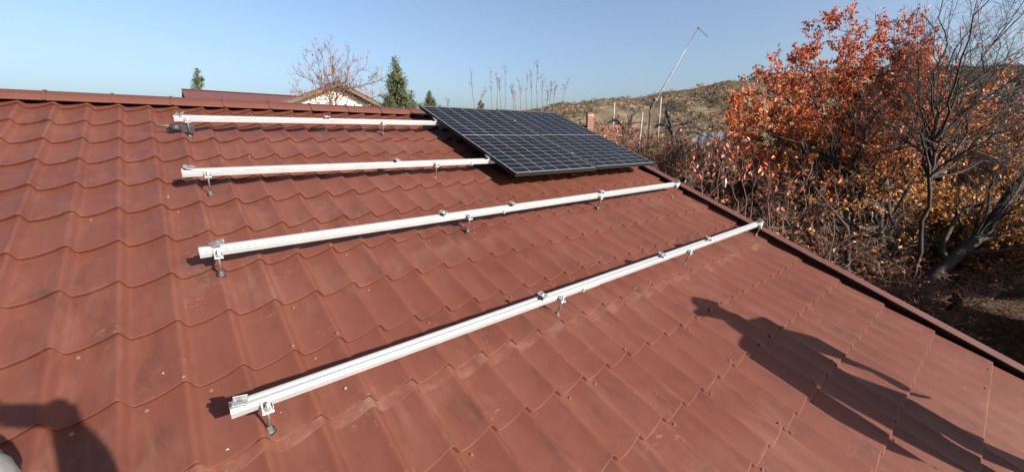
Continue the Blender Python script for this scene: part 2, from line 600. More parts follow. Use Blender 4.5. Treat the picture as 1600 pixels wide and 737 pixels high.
NW = np.stack([NA_[:, 0], NA_[:, 1] * CP - NA_[:, 2] * SP, NA_[:, 1] * SP + NA_[:, 2] * CP], -1)
fm = np_mesh('roof_tile_field', VA, FA, M['tile'], None, True)
fm.normals_split_custom_set_from_vertices([tuple(x) for x in NW])
tag(link(bpy.data.objects.new('roof_tile_field', fm), house), kind='stuff')


def ribbon(name, pts_a, pts_b, m, parent, thick=0.0):
    """strip between two lines of roof points"""
    a = [RW(*p) for p in pts_a]; b = [RW(*p) for p in pts_b]
    k = len(a)
    mb = MB(); mb.add(a + b, [(q, q + 1, k + q + 1, k + q) for q in range(k - 1)])
    return mb.build(name, m, parent, True)


# the end of an upper sheet lies over the lower one along course 10: a second lip below the step
def sheet_lap(j, u0, u1, w=0.045):
    us = np.arange(u0, u1, TW / 16)
    v0 = j * TL
    hs = lambda w_: AMP * (prof(us / TW) - 1) - STEP + STEP * w_ / TL
    mb = MB(); k = len(us)
    wob = 0.006 * np.sin(us * 5.1) + 0.004 * np.sin(us * 13) + EDGE * (1 - prof(us / TW))
    rows = [[RW(u, v0 + 0.001, h + 0.006) for u, h in zip(us, hs(0))],
            [RW(u, v0 + w + o, h + 0.0045) for u, h, o in zip(us, hs(w), wob)],
            [RW(u, v0 + w + o + 0.0005, h - 0.001) for u, h, o in zip(us, hs(w), wob)]]
    for a, b in zip(rows, rows[1:]):
        mb.add(a + b, [(q, q + 1, k + q + 1, k + q) for q in range(k - 1)])
    return mb.build('sheet_lap', M['lap'], house, True)


sheet_lap(10, 2.0 * TW, verge_u(3.5) - 0.05)
sheet_lap(10, -3.2, 1.2 * TW, 0.02)

# side lap of two sheets, running down the slope along one crest
for ci in (0, -12):
    mb = MB()
    for j in range(0, J1):
        pts = []
        for y in (0.0, 0.3, 0.62, 0.86, 0.985, 1.0):
            for s, dz in ((-0.062, -0.002), (-0.055, 0.0045), (0.05, 0.0045), (0.065, -0.002)):
                u = (ci + s) * TW
                pts.append(RW(u, (j + y) * TL + 0.001, float(surf(np.array(s), y)) + dz - (0.002 if y == 1.0 else 0)))
        fs = [(a * 4 + b, a * 4 + b + 1, a * 4 + b + 5, a * 4 + b + 4) for a in range(5) for b in range(3)]
        mb.add(pts, fs)
    mb.build('side_lap', M['tile'], house, True)

# ridge caps: short folded pieces, each with a raised bead at its lap
cap_len = 0.378
k0 = -3.45
ck = 0
u = k0
cap_me = None
while u < verge_u(0) + 0.05:
    if cap_me is None:
        mb = MB()
        pr = [(0.018, 0.004), (0.014, 0.010), (0.022, 0.016), (0.060, 0.036), (0.085, 0.043), (0.110, 0.045), (0.135, 0.043), (0.16, 0.036), (0.235, -0.012), (0.232, -0.016),
              (0.158, 0.030), (0.135, 0.037), (0.110, 0.039), (0.085, 0.037), (0.062, 0.030), (0.024, 0.009)]
        mb.prism(pr, 0.0, cap_len - 0.002)
        big = [(y + (0.004 if y > 0.11 else -0.004), z + 0.007) for y, z in pr[:10]] + pr[10:]
        mb.prism(big, -0.008, 0.010)
        cap_me = mb.mesh('ridge_cap', M['trim'], False, 0)
    o = link(bpy.data.objects.new('ridge_cap', cap_me), house)
    o.location = RW(u, 0.0, 0.0); o.rotation_euler = (PHI, 0, random.uniform(-0.004, 0.004))
    u += cap_len
    ck += 1

MB().add([RW(-3.4, -0.195, -0.08), RW(5.4, -0.195, -0.08), RW(5.4, -0.195, 0.02), RW(-3.4, -0.195, 0.02), RW(-3.4, -0.205, -0.08), RW(5.4, -0.205, -0.08), RW(5.4, -0.205, 0.02), RW(-3.4, -0.205, 0.02)],
         [(0, 1, 2, 3), (7, 6, 5, 4), (3, 2, 6, 7), (0, 3, 7, 4), (1, 5, 6, 2)]).build('ridge_light_stop', M['darkwood'], house)  # dark strip added behind the caps so no light shows through the gap

# verge trim: folded flashing along the right edge of the roof
for a, b in ((-0.1, 1.95), (1.93, 4.02), (4.0, 6.1), (6.08, 7.2)):
    mb = MB()
    secs = []
    for v in (a, b):
        e = verge_u(v); lift = 0.002 if v == a else 0.0
        pr = [(-0.034, 0.026), (-0.036, 0.031), (-0.028, 0.036), (0.0, 0.036), (0.076, 0.040), (0.086, 0.035), (0.089, -0.16), (0.085, -0.16), (0.082, 0.030), (0.075, 0.035), (0.0, 0.031), (-0.026, 0.031)]
        secs.append([RW(e + x, v, z + lift) for x, z in pr])
    k = len(secs[0])
    mb.add(secs[0] + secs[1], [(q, (q + 1) % k, k + (q + 1) % k, k + q) for q in range(k)] + [tuple(range(k)), tuple(range(2 * k - 1, k - 1, -1))])
    tr = mb.build('verge_trim', M['trim'], house)
    for q in range(3):
        vv = a + (q + 0.35) * (b - a) / 3
        mb = MB(); mb.tube([RW(verge_u(vv) + 0.03, vv, 0.036), RW(verge_u(vv) + 0.03, vv, 0.043)], [0.008, 0.006], 8)
        mb.build('screw', M['screw'], tr)

# roof screws in the troughs just below the steps
mb = MB()
mb.tube([(0, 0, -0.002), (0, 0, 0.0015)], 0.0085, 10)
mb.tube([(0, 0, 0.0015), (0, 0, 0.006)], [0.0055, 0.005], 6)
screw_me = mb.mesh('screw', M['screw'])
for j in range(5, 18):
    for i in range(-2, 29):
        for ph, dv, pb in ((0.36, 0.044, 0.22), (0.97, -0.018, 0.16 if j > 8 else 0.03)):
            if random.random() > pb: continue
            uu = (i + ph) * TW; vv = j * TL + dv
            if uu > verge_u(vv) - 0.03: continue
            q = pix(RW(uu, vv))
            if not q or not (0 < q[0] < 1600 and 0 < q[1] < 737): continue
            hh = float(surf(np.array(ph), dv / TL if dv > 0 else 1 + dv / TL)) 
            o = link(bpy.data.objects.new('screw', screw_me), house)
            o.location = RW(uu, vv, hh + 0.001); o.rotation_euler = RX; o.scale = (0.8, 0.8, 0.8)

# walls and far slope, seen only from other places
EAV = 7.0
we = RW(0, EAV - 0.45, -0.12)
mb = MB()
x0, x1, y0 = -3.2, 4.95, we.y
y1 = -y0 + 0.4
mb.add([(x1, y0, 0), (x1, y1, 0), (x1, y1, we.z), (x1, 0.1, ZR - 0.2), (x1, y0, we.z), (x0, y0, 0), (x0, y1, 0), (x0, y1, we.z), (x0, 0.1, ZR - 0.2), (x0, y0, we.z)],
       [(0, 1, 2, 3, 4), (9, 8, 7, 6, 5), (0, 4, 9, 5), (1, 6, 7, 2)])
mb.build('wall', M['plaster'], house)
mb = MB()
mb.add([(-3.3, 0.13, ZR - 0.04), (5.4, 0.13, ZR - 0.04), (5.1, 7.2, ZR - 2.75), (-3.3, 7.2, ZR - 2.75)], [(0, 1, 2, 3)])
mb.build('back_slope', M['trim'], house)

# ------------------------------------------------------------------ rails and their fixings
RH0, RT = 0.080, 0.040            # underside of the rails above the crests, rail size


def on_roof(name, u, v, h, rz=0.0):
    o = empty(name, RW(u, v, h))
    o.rotation_euler = (Matrix.Rotation(PHI, 3, 'X') @ Matrix.Rotation(rz, 3, 'Z')).to_euler()
    return o


def rail_prof():
    w, h = RT, RT
    return [(0, 0), (w, 0), (w, 0.013), (w - 0.005, 0.015), (w - 0.005, 0.021), (w, 0.023), (w, h - 0.003), (w - 0.003, h), (w - 0.0125, h), (w - 0.0135, h - 0.007), (0.0135, h - 0.007), (0.0125, h), (0.003, h),
            (0, h - 0.003), (0, 0.031), (0.003, 0.029), (0.003, 0.026), (0, 0.024)]


rails = {}
rail_lines = {  # left u, v front-left, right u, v front-right, joint u or None
    1: (0.69, 0.605, 5.05, 0.52, None), 2: (0.665, 1.600, 5.05, 1.625, 2.78), 3: (0.665, 2.500, 5.13, 2.452, 2.52), 4: (0.655, 3.455, 5.25, 3.392, 2.42)}
rail_labels = {
    1: 'silver aluminium rail just below the ridge, with the black box at its end',
    2: 'silver aluminium rail second below the ridge, its far end under the panels',
    3: 'silver aluminium rail lying free across the roof just below the panels',
    4: 'longest silver aluminium rail, lowest on the roof, beside the standing shadow'}
for k, (ua, va, ub, vb, ju) in rail_lines.items():
    ang = math.atan2(-(vb - va), ub - ua)
    r = on_roof('mounting_rail', ua, va, RH0, ang)
    tag(r, rail_labels[k], 'rail', 'aluminium mounting rails on the roof')
    Lr = math.hypot(ub - ua, vb - va)
    segs = [(0, Lr)] if ju is None else [(0, ju - ua - 0.001), (ju - ua + 0.001, Lr)]
    for q, (a, b) in enumerate(segs):
        mb = MB(); mb.prism(rail_prof(), a, b)
        s_ = mb.build('rail_section', M['alu'], r)
        if q == 1: s_.location = (0, 0.0008, -0.0012)
    if ju is not None:
        mb = MB(); mb.box((ju - ua + 0.07, -0.0032, 0.010), (0.15, 0.005, 0.016)); mb.box((ju - ua, -0.003, 0.006), (0.02, 0.006, 0.026))
        mb.build('splice_plate', M['alu'], r, bevel=0.001)
    rails[k] = (r, ua, va, ub, vb)


def rail_v(k, u):
    _, ua, va, ub, vb = rails[k]
    return va + (vb - va) * (u - ua) / (ub - ua)


def make_bolt():
    r = empty('hanger_bolt')
    mb = MB()
    mb.tube([(0, 0, -0.002), (0, 0, 0.010)], [0.021, 0.017], 16)
    mb.build('sealing_washer', M['rubber'], r, True)
    mb = MB(); mb.tube([(0, 0, 0.0), (0, 0, RH0 + 0.045)], 0.0052, 8); mb.build('rod', M['steel'], r, True)
    mb = MB()
    mb.tube([(0, 0, 0.011), (0, 0, 0.020)], 0.0095, 6)
    mb.build('nut', M['steel'], r)
    mb = MB(); mb.tube([(0, 0, RH0 + 0.0105), (0, 0, RH0 + 0.0195)], 0.009, 6); mb.tube([(0, 0, RH0 - 0.003), (0, 0, RH0 + 0.004)], 0.009, 6); mb.build('nut', M['steel'], r)
    # angle bracket: foot plate round the rod and an upright plate against the rail
    mb = MB()
    mb.box((0, 0.003, RH0 + 0.0072), (0.036, 0.034, 0.005))
    mb.box((0, 0.0195, RH0 + 0.0150), (0.036, 0.004, 0.046))
    mb.box((-0.0165, 0.0055, RH0 + 0.0165), (0.003, 0.024, 0.014))
    mb.box((0.0165, 0.0055, RH0 + 0.0165), (0.003, 0.024, 0.014))
    mb.build('angle_bracket', M['alu'], r, bevel=0.0012)
    return r


bolt0 = make_bolt()
bolts = [(1, 0.77, 'hanger bolt at the ridge rail end, beside the black box'), (1, 2.35, 'hanger bolt under the middle of the ridge rail'),
         (2, 0.79, 'hanger bolt at the free end of the second rail from the ridge'), (2, 2.40, 'hanger bolt on the second rail, closest to the panels'),
         (3, 0.735, 'hanger bolt at the open end of the rail below the panels'), (3, 2.19, 'hanger bolt mid way along the rail below the panels'),
         (3, 3.66, 'hanger bolt on the rail below the panels, under their joint'), (3, 5.03, 'hanger bolt of the rail below the panels beside the verge trim'),
         (4, 0.755, 'shiny hanger bolt closest to the camera, at the lowest rail end'), (4, 2.21, 'hanger bolt beside the splice of the lowest rail'),
         (4, 3.68, 'hanger bolt on the lowest rail above the shadow of a head'), (4, 5.13, 'hanger bolt of the lowest rail beside the verge trim')]
for n_, (k, u, lab) in enumerate(bolts):
    o = bolt0 if n_ == 0 else copy_tree(bolt0)
    v = rail_v(k, u) + 0.0225
    o.location = RW(u, v, -0.001); o.rotation_euler = RX
    # stand on the sheet right there
    j = math.floor(v / TL); hh = float(surf(np.array(u / TW), v / TL - j))
    o.location = RW(u, v, 0)
    for ch in o.children:
        if ch.name.startswith('sealing_washer'): ch.location.z = hh + 0.001
        if ch.name.startswith('rod'): ch.location.z = 0
        if ch.name.startswith('nut') and ch.data is [c for c in bolt0.children if c.name.startswith('nut')][0].data: ch.location.z = hh
    tag(o, lab, 'bolt', 'hanger bolts holding the rails')
# rods reach down to the troughs too
for o in [x for x in bpy.data.objects if x.name.startswith('rod')]:
    pass


def make_clamp(kind):
    """mid clamp: hat-shaped block with a bolt; end clamp: Z-shaped piece"""
    r = empty('panel_clamp')
    mb = MB()
    if kind == 'mid':
        mb.prism([(-0.022, 0.0), (-0.018, 0.0), (-0.018, 0.024), (0.018, 0.024), (0.018, 0.0), (0.022, 0.0), (0.022, 0.024), (0.030, 0.024), (0.030, 0.028), (-0.030, 0.028), (-0.030, 0.024), (-0.022, 0.024)], -0.022, 0.022)
    else:
        mb.prism([(-0.020, 0.0), (0.020, 0.0), (0.020, 0.004), (-0.016, 0.004), (-0.016, 0.030), (-0.034, 0.030), (-0.034, 0.026), (-0.020, 0.026)], -0.024, 0.024)
        mb.prism([(0.016, 0.004), (0.020, 0.004), (0.020, 0.020), (0.016, 0.020)], -0.024, 0.024)
    mb.build('clamp_body', M['alu2'], r, bevel=0.001)
    mb = MB(); z = 0.028 if kind == 'mid' else 0.004
    mb.tube([(0, 0, z), (0, 0, z + 0.009)], 0.0075, 8); mb.tube([(0, 0, -0.03), (0, 0, z)], 0.004, 6)
    mb.build('bolt', M['steel'], r)
    return r


clamp_proto = {'mid': make_clamp('mid'), 'end': make_clamp('end')}
clamp_used = {}
clamps = [  # rail, u, kind, turn about the normal, tilt, lift, label
    (1, 0.725, 'end', 1.2, 0.0, 0.0, 'upright end clamp on the ridge rail above the black box'),
    (1, 1.81, 'mid', 1.57, 0.0, 0.0, 'small clamp alone on top of the ridge rail'),
    (2, 0.70, 'end', 0.5, 0.32, 0.006, 'tilted clamp at the open end of the second rail'),
    (2, 2.05, 'mid', 0.1, 0.0, 0.0, 'clamp with two prongs on top of the second rail'),
    (3, 0.745, 'end', -0.6, -0.45, 0.010, 'crooked clamp at the open end of the rail below the panels'),
    (3, 1.99, 'mid', 0.5, 0.0, 0.0, 'clamp on the rail below the panels, beside a hanger bolt'),
    (3, 2.60, 'mid', 0.2, 0.0, 0.0, 'clamp on the rail below the panels, just past its splice'),
    (3, 3.69, 'mid', 1.3, 0.0, 0.0, 'clamp on the rail below the panels, above a hanger bolt'),
    (3, 5.06, 'end', 1.57, 0.0, 0.0, 'clamp on the last bit of the rail below the panels'),
    (4, 0.685, 'end', -0.2, 0.0, 0.0, 'large looking end clamp on the lowest rail, closest to the camera'),
    (4, 2.075, 'mid', 0.25, 0.0, 0.0, 'block clamp on the lowest rail beside its splice'),
    (4, 3.29, 'mid', 0.5, 0.0, 0.0, 'grey clamp on the lowest rail midway along its far half'),
    (4, 4.03, 'mid', 1.2, 0.0, 0.0, 'shiny white clamp on the lowest rail above a hanger bolt'),
    (4, 5.15, 'end', 1.57, 0.0, 0.0, 'white end clamp on the lowest rail beside the verge trim'),
]
for k, u, kind, rz, tilt, lift, lab in clamps:
    o = clamp_proto[kind] if kind not in clamp_used else copy_tree(clamp_proto[kind])
    clamp_used[kind] = 1
    o.location = RW(u, rail_v(k, u) - RT / 2, RH0 + RT - 0.0002 + lift)
    o.rotation_euler = (Matrix.Rotation(PHI, 3, 'X') @ Matrix.Rotation(rz, 3, 'Z') @ Matrix.Rotation(tilt, 3, 'Y')).to_euler()
    o.scale = (0.88, 0.88, 0.88)
    tag(o, lab, 'clamp', 'clamps waiting on the rails')

# black optimiser box with its cable stub under the end of the ridge rail
bx = on_roof('optimizer_box', 0.735, 0.575, 0.0)
tag(bx, 'small black box under the end of the ridge rail', 'box')
mb = MB(); mb.box((0.035, -0.025, 0.030), (0.115, 0.05, 0.075)); mb.build('body', M['black'], bx, bevel=0.004)
for q in range(5):
    mb = MB(); mb.box((-0.005 + q * 0.02, -0.053, 0.030), (0.006, 0.006, 0.065)); mb.build('fin', M['black'], bx)
mb = MB(); mb.tube([(-0.085, -0.02, 0.035), (-0.025, -0.02, 0.035)], [0.034, 0.030], 12); mb.tube([(-0.10, -0.01, 0.040), (-0.07, -0.015, 0.038)], [0.022, 0.030], 10)
mb.build('connector', M['black'], bx, True)
mb = MB(); mb.tube([(-0.10, 0.0, 0.045), (-0.13, 0.012, 0.042), (-0.185, 0.016, 0.036)], 0.007, 8); mb.build('cable_stub', M['tin'], bx, True)
bx.scale = (0.78, 0.78, 0.78)

# ------------------------------------------------------------------ solar panels
PWI, PLE, PTH = 1.134, 1.903, 0.035
cm_w, cm_h = 0.1830, 0.0926
mb = MB(); mb.box((0, 0, 0), (cm_w - 0.0066, cm_h - 0.0050, 0.0012))
cell_me = mb.mesh('cell', M['cell'])


def make_panel():
    r = empty('solar_panel')
    mb = MB()
    for x, sx in ((0.006, 0.012), (PWI - 0.006, 0.012)): mb.box((x, -PLE / 2, PTH / 2), (sx, PLE, PTH))
    for y in (-0.006, -PLE + 0.006): mb.box((PWI / 2, y, PTH / 2), (PWI - 0.024, 0.012, PTH))
    mb.build('frame', M['frame'], r, bevel=0.0012)
    mb = MB(); mb.box((PWI / 2, -PLE / 2, PTH - 0.005), (PWI - 0.0244, PLE - 0.0244, 0.005)); mb.build('backsheet', M['back'], r)
    gapx = (PWI - 0.024 - 6 * cm_w) / 2 + 0.012
    gapy = (PLE - 0.024 - 20 * cm_h - 0.008) / 2 + 0.012
    for a in range(6):
        for b in range(20):
            c = link(bpy.data.objects.new('cell', cell_me), r)
            c.location = (gapx + (a + 0.5) * cm_w, -(gapy + (b + 0.5) * cm_h + (0.008 if b >= 10 else 0)), PTH - 0.0022)
    mb = MB(); mb.box((PWI / 2, -PLE * 0.12, 0.016), (0.2, 0.10, 0.025)); mb.build('junction_box', M['black'], r)
    return r


pan = make_panel()
PH = RH0 + RT + 0.001
for q, (u, v, lab) in enumerate(((2.985, 0.10, 'dark solar panel fixed at the ends of the two upper rails'), (4.137, 0.075, 'dark solar panel closest to the verge trim and the red tree'))):
    o = pan if q == 0 else copy_tree(pan)
    o.location = RW(u, v, PH); o.rotation_euler = RX
    tag(o, lab, 'solar panel', 'solar panels mounted on the rails')
fix = [(2.968, 1, 'end', 'end clamp gripping the panel edge at the ridge rail'), (2.968, 2, 'end', 'end clamp gripping the panel edge at the second rail'),
       (4.128, 1, 'mid', 'clamp between the two panels, towards the ridge'), (4.128, 2, 'mid', 'clamp between the two panels, towards the lowest rail')]
for u, k, kind, lab in fix:
    o = copy_tree(clamp_proto[kind])
    o.location = RW(u, rail_v(k, min(u, 5)) - RT / 2, PH + (0.006 if kind == 'end' else 0.0085))
    o.rotation_euler = (Matrix.Rotation(PHI, 3, 'X') @ Matrix.Rotation(-math.pi / 2, 3, 'Z')).to_euler()
    if kind == 'end':
        o.location = RW(u - 0.002, rail_v(k, u) - RT / 2, PH + 0.0055)
    tag(o, lab, 'clamp', 'clamps gripping the panels')

# bits of swarf and grit on the sheet
mb = MB(); mb.box((0, 0, 0.004), (0.014, 0.009, 0.008), Matrix.Rotation(0.4, 3, 'Z')); mb.box((0.006, 0.003, 0.003), (0.008, 0.008, 0.006), Matrix.Rotation(1.1, 3, 'Z'))
chip_me = mb.mesh('metal_chip', M['concrete'])
chip_lab = ['pale chip on the tiles just above the rail below the panels', 'pale chip on the tiles left of the crooked clamp', 'pale chip on the tiles below the open end of the second rail',
            'pale chip in front of the lowest rail, right of its first bolt', 'pale chip close under the first bolt of the lowest rail', 'pale chip farther along in front of the lowest rail', 'pale chip on the tiles between the ridge rail and the second rail',
            'pale chip lowest on the tiles, beneath the lowest rail end', 'pale chip on the tiles between the two lowest rail ends']
for q, (px, py) in enumerate(((474, 351), (290, 421), (261, 298), (433, 596), (438, 634), (540, 600), (389, 240), (354, 693), (253, 575))):
    u, v = roof_uv(px, py)
    o = link(bpy.data.objects.new('metal_chip', chip_me))
    j = math.floor(v / TL)
    o.location = RW(u, v, float(surf(np.array(u / TW), v / TL - j)) - 0.001); o.rotation_euler = (PHI, 0, q * 1.3)
    o.scale = [random.uniform(0.3, 0.7)] * 3
    tag(o, chip_lab[q], 'chip', 'pale chips strewn on the tiles')


# ------------------------------------------------------------------ trees
def unit(a): return a / np.maximum(np.linalg.norm(a, axis=-1, keepdims=True), 1e-9)


def tubes(P, R, sides=4):
    """P (N,n,3), R (N,n) -> vertices, quads"""
    N, n = P.shape[:2]
    T = np.empty_like(P); T[:, 1:-1] = P[:, 2:] - P[:, :-2]; T[:, 0] = P[:, 1] - P[:, 0]; T[:, -1] = P[:, -1] - P[:, -2]
    T = unit(T)
    A = unit(np.cross(T, np.array([0.31, 0.77, 0.13])) + 1e-6); B = np.cross(T, A)
    w = 2 * np.pi * np.arange(sides) / sides
    V = P[:, :, None] + R[:, :, None, None] * (A[:, :, None] * np.cos(w)[None, None, :, None] + B[:, :, None] * np.sin(w)[None, None, :, None])
    ix = np.arange(N * n * sides).reshape(N, n, sides); ir = np.roll(ix, -1, 2)
    F = np.stack([ix[:, :-1], ir[:, :-1], ir[:, 1:], ix[:, 1:]], -1).reshape(-1, 4)
    return V.reshape(-1, 3), F


def limb(a, b, n=9, wig=0.07, sag=0.0, r=np.random.default_rng(0)):
    a, b = np.array(a, float), np.array(b, float)
    t = np.linspace(0, 1, n)[:, None]
    L = np.linalg.norm(b - a)
    w = np.cumsum(r.normal(0, 1, (n, 3)), 0); w -= w[0]; w -= t * w[-1]
    P = a + (b - a) * t + w * L * wig / math.sqrt(n)
    P[:, 2] += (sag * L * 4 * t * (1 - t))[:, 0]
    return P


def spawn(P, R, k, lo, hi, ang=(0.5, 1.1), n=5, up=0.25, rf=0.55, tmin=0.25, wig=0.18, r=rng, taper=0.35):
    """k side shoots on every polyline"""
    N, m = P.shape[:2]
    par = np.repeat(np.arange(N), k); t = r.uniform(tmin, 1.0, N * k) * (m - 1)
    i = np.minimum(t.astype(int), m - 2); f = (t - i)[:, None]
    pos = P[par, i] * (1 - f) + P[par, i + 1] * f
    tan = unit(P[par, i + 1] - P[par, i])
    rad = (R[par, i] * (1 - f[:, 0]) + R[par, i + 1] * f[:, 0]) * rf
    q = unit(np.cross(tan, r.normal(0, 1, tan.shape)))
    th = r.uniform(*ang, N * k)[:, None]
    d = unit(tan * np.cos(th) + q * np.sin(th) + np.array([0, 0, up]))
    ln = r.uniform(lo, hi, N * k) * (1.15 - 0.55 * (t / (m - 1)))
    out = np.empty((N * k, n, 3)); out[:, 0] = pos
    for s in range(1, n):
        d = unit(d + r.normal(0, wig, d.shape) + np.array([0, 0, up * 0.25]))
        out[:, s] = out[:, s - 1] + d * (ln / (n - 1))[:, None]
    RR = rad[:, None] * np.linspace(1, taper, n)[None]
    return out, RR


def resample(P, n):
    t = np.linspace(0, len(P) - 1, n); i = np.minimum(t.astype(int), len(P) - 2); f = (t - i)[:, None]
    return P[i] * (1 - f) + P[i + 1] * f


def join(parts):
    V, F, o = [], [], 0
    for v, f in parts:
        V.append(v); F.append(f + o); o += len(v)
    return np.concatenate(V), np.concatenate(F)


def leaves(pts, size, r, aspect=0.5, droop=0.5, fold=0.25):
    """one small folded blade per point -> vertices (M*4), quads->tris"""
    Mn = len(pts)
    d = unit(r.normal(0, 1, (Mn, 3)) + np.array([0, 0, -droop]))
    s = unit(np.cross(d, r.normal(0, 1, (Mn, 3))))
    nn = np.cross(d, s)
    L = (size[0] + (size[1] - size[0]) * r.random(Mn))[:, None]
    base = pts + d * L * 0.12
    mid = base + d * L * 0.45
    V = np.stack([base, mid + s * L * aspect * 0.5 + nn * L * fold * 0.5, base + d * L, mid - s * L * aspect * 0.5 + nn * L * fold * 0.5], 1)
    ix = np.arange(Mn * 4).reshape(Mn, 4)
    F = np.concatenate([ix[:, [0, 1, 2]], ix[:, [0, 2, 3]]])
    return V.reshape(-1, 3), F


def along(P, k, r, tmin=0.2):
    N, m = P.shape[:2]
    par = np.repeat(np.arange(N), k); t = r.uniform(tmin, 1, N * k) * (m - 1)
    i = np.minimum(t.astype(int), m - 2); f = (t - i)[:, None]
    return P[par, i] * (1 - f) + P[par, i + 1] * f


def autumn(pts, r, zlo, zhi, pals):
    """each leaf its own hue; the tree has turned furthest at the top"""
    t = np.clip((pts[:, 2] - zlo) / (zhi - zlo) + r.normal(0, 0.2, len(pts)), 0, 0.999) * len(pals)
    out = np.empty((len(pts), 3))
    for k, pl in enumerate(pals):
        s = t.astype(int) == k
        pl = np.array(pl); out[s] = pl[r.integers(0, len(pl), s.sum())]
    return out * r.uniform(0.7, 1.15, (len(pts), 1))


RED = [(0.35, 0.058, 0.022), (0.41, 0.095, 0.028), (0.26, 0.040, 0.020), (0.44, 0.135, 0.042), (0.32, 0.068, 0.026)]
ORA = [(0.38, 0.135, 0.045), (0.31, 0.095, 0.036), (0.42, 0.18, 0.058), (0.25, 0.080, 0.034), (0.34, 0.080, 0.038)]
YEL = [(0.36, 0.20, 0.048), (0.32, 0.155, 0.040), (0.27, 0.105, 0.034), (0.40, 0.25, 0.06), (0.20, 0.082, 0.036)]
GRN = [(0.24, 0.22, 0.045), (0.34, 0.25, 0.05), (0.16, 0.17, 0.04), (0.28, 0.14, 0.04)]


def split_tree(name, label, cat, trunks, trunk_mat, wood, leaf=None, group=None, base=None, twig_mat=None):
    """trunks: polylines of the trunk and main limbs; wood: [(P,R,sides)] finer branches -> crown"""
    root = empty(name, base if base is not None else trunks[0][0][0])
    tag(root, label, cat, group)
    loc = np.array(root.location)
    V, F = join([tubes(p[None] - loc, rr[None], 9) for p, rr in trunks])
    np_obj('trunk', V, F, trunk_mat, root, None, True)
    if wood:
        V, F = join([tubes(P - loc, R, sd) for P, R, sd in wood])
        np_obj('branches', V, F, twig_mat or trunk_mat, root, None, True)
    if leaf is not None:
        Vl, Fl, C = leaf
        np_obj('crown', Vl - loc, Fl, M['leaf'], root, np.repeat(C, 4, 0))
    return root


def down(P, n=6, r=rng, lean=0.25):
    """trunk from the ground up to P"""
    P = np.array(P); g = np.array([P[0] + r.normal(0, lean), P[1] + r.normal(0, lean), -0.15])
    return limb(g, P, n, 0.05, 0, r)


# --- big red cherry
r1 = np.random.default_rng(21)
D = 9.6
fork = np.array(at(1392, 395, D)); trunk = down(fork, 7, r1, 0.2)
fork2 = np.array(at(1376, 330, D + 0.1))
trunks = [(trunk, np.linspace(0.20, 0.15, 7)), (limb(fork, fork2, 5, 0.05, 0, r1), np.linspace(0.15, 0.12, 5))]
targets = [(1142, 175), (1160, 215), (1185, 130), (1205, 160), (1225, 105), (1240, 175), (1262, 82), (1292, 40), (1290, 130), (1318, 95), (1338, 75), (1345, 150),
           (1372, 60), (1398, 32), (1420, 60), (1432, 22), (1442, 90), (1455, 125), (1405, 130), (1375, 180), (1320, 205), (1265, 225), (1200, 235), (1190, 265), (1150, 245),
           (1240, 275), (1300, 265), (1350, 240), (1420, 200), (1450, 190), (1330, 300), (1275, 315), (1225, 310), (1405, 255),
           (1165, 160), (1208, 128), (1242, 100), (1278, 105), (1310, 70), (1355, 100), (1385, 80), (1410, 95), (1300, 165), (1255, 150), (1215, 195), (1172, 190), (1340, 190), (1390, 150), (1152, 205), (1160, 185), (1185, 215), (1205, 225), (1178, 240), (1150, 190), (1225, 180)]
LP, LR = [], []
for q, (px, py) in enumerate(targets):
    t = np.array(at(px, py, D + r1.normal(0, 0.75)))
    s0 = fork2 if q % 3 else fork * 0.4 + fork2 * 0.6
    p = limb(s0, t, 10, 0.16, 0.06 * r1.normal(), r1)
    LP.append(p); LR.append(np.linspace(0.032, 0.006, 10))
LP, LR = np.array(LP), np.array(LR)
b1, rb1 = spawn(LP, LR, 15, 0.45, 1.05, up=0.25, rf=0.5, tmin=0.42, r=r1)
b2, rb2 = spawn(b1, rb1, 5, 0.18, 0.45, up=0.15, rf=0.6, tmin=0.2, r=r1, n=4)
# a few long shoots standing out of the top
t_ = [np.array(at(px, py, D)) for px, py in ((1305, 8), (1293, 30), (1322, 25), (1218, 65), (1368, 18), (1378, 12), (1436, 4), (1412, 8), (1340, 50), (1160, 115), (1190, 100))]
sh = np.array([limb(a + np.array([r1.normal(0, .15), r1.normal(0, .15), -0.75]), a, 10, 0.08, 0, r1) for a in t_]); shr = np.tile(np.linspace(0.008, 0.003, 10), (len(sh), 1))
lp = np.concatenate([along(b2, 15, r1), along(b1, 14, r1, 0.4), along(sh, 16, r1, 0.1)])
lp = lp[(lp[:, 2] > 2.6)]
keepz = r1.random(len(lp)) < np.clip(0.25 + (lp[:, 2] - 3.0) / 2.6, 0.25, 1.0)
lp = lp[keepz]
V, F = leaves(lp, (0.045, 0.095), r1, 0.48, 1.1)
C = autumn(lp, r1, 2.6, 7.2, [GRN + YEL, YEL + ORA, ORA + YEL, ORA, ORA + RED, ORA + RED, RED + RED + ORA, RED])
split_tree('cherry_tree', 'tall autumn tree with red and orange leaves behind the roof verge', 'tree', trunks, M['bark_dark'],
           [(LP, LR, 5), (b1, rb1, 4), (b2, rb2, 3), (sh, shr, 3)], (V, F, C), twig_mat=M['bark_grey'])

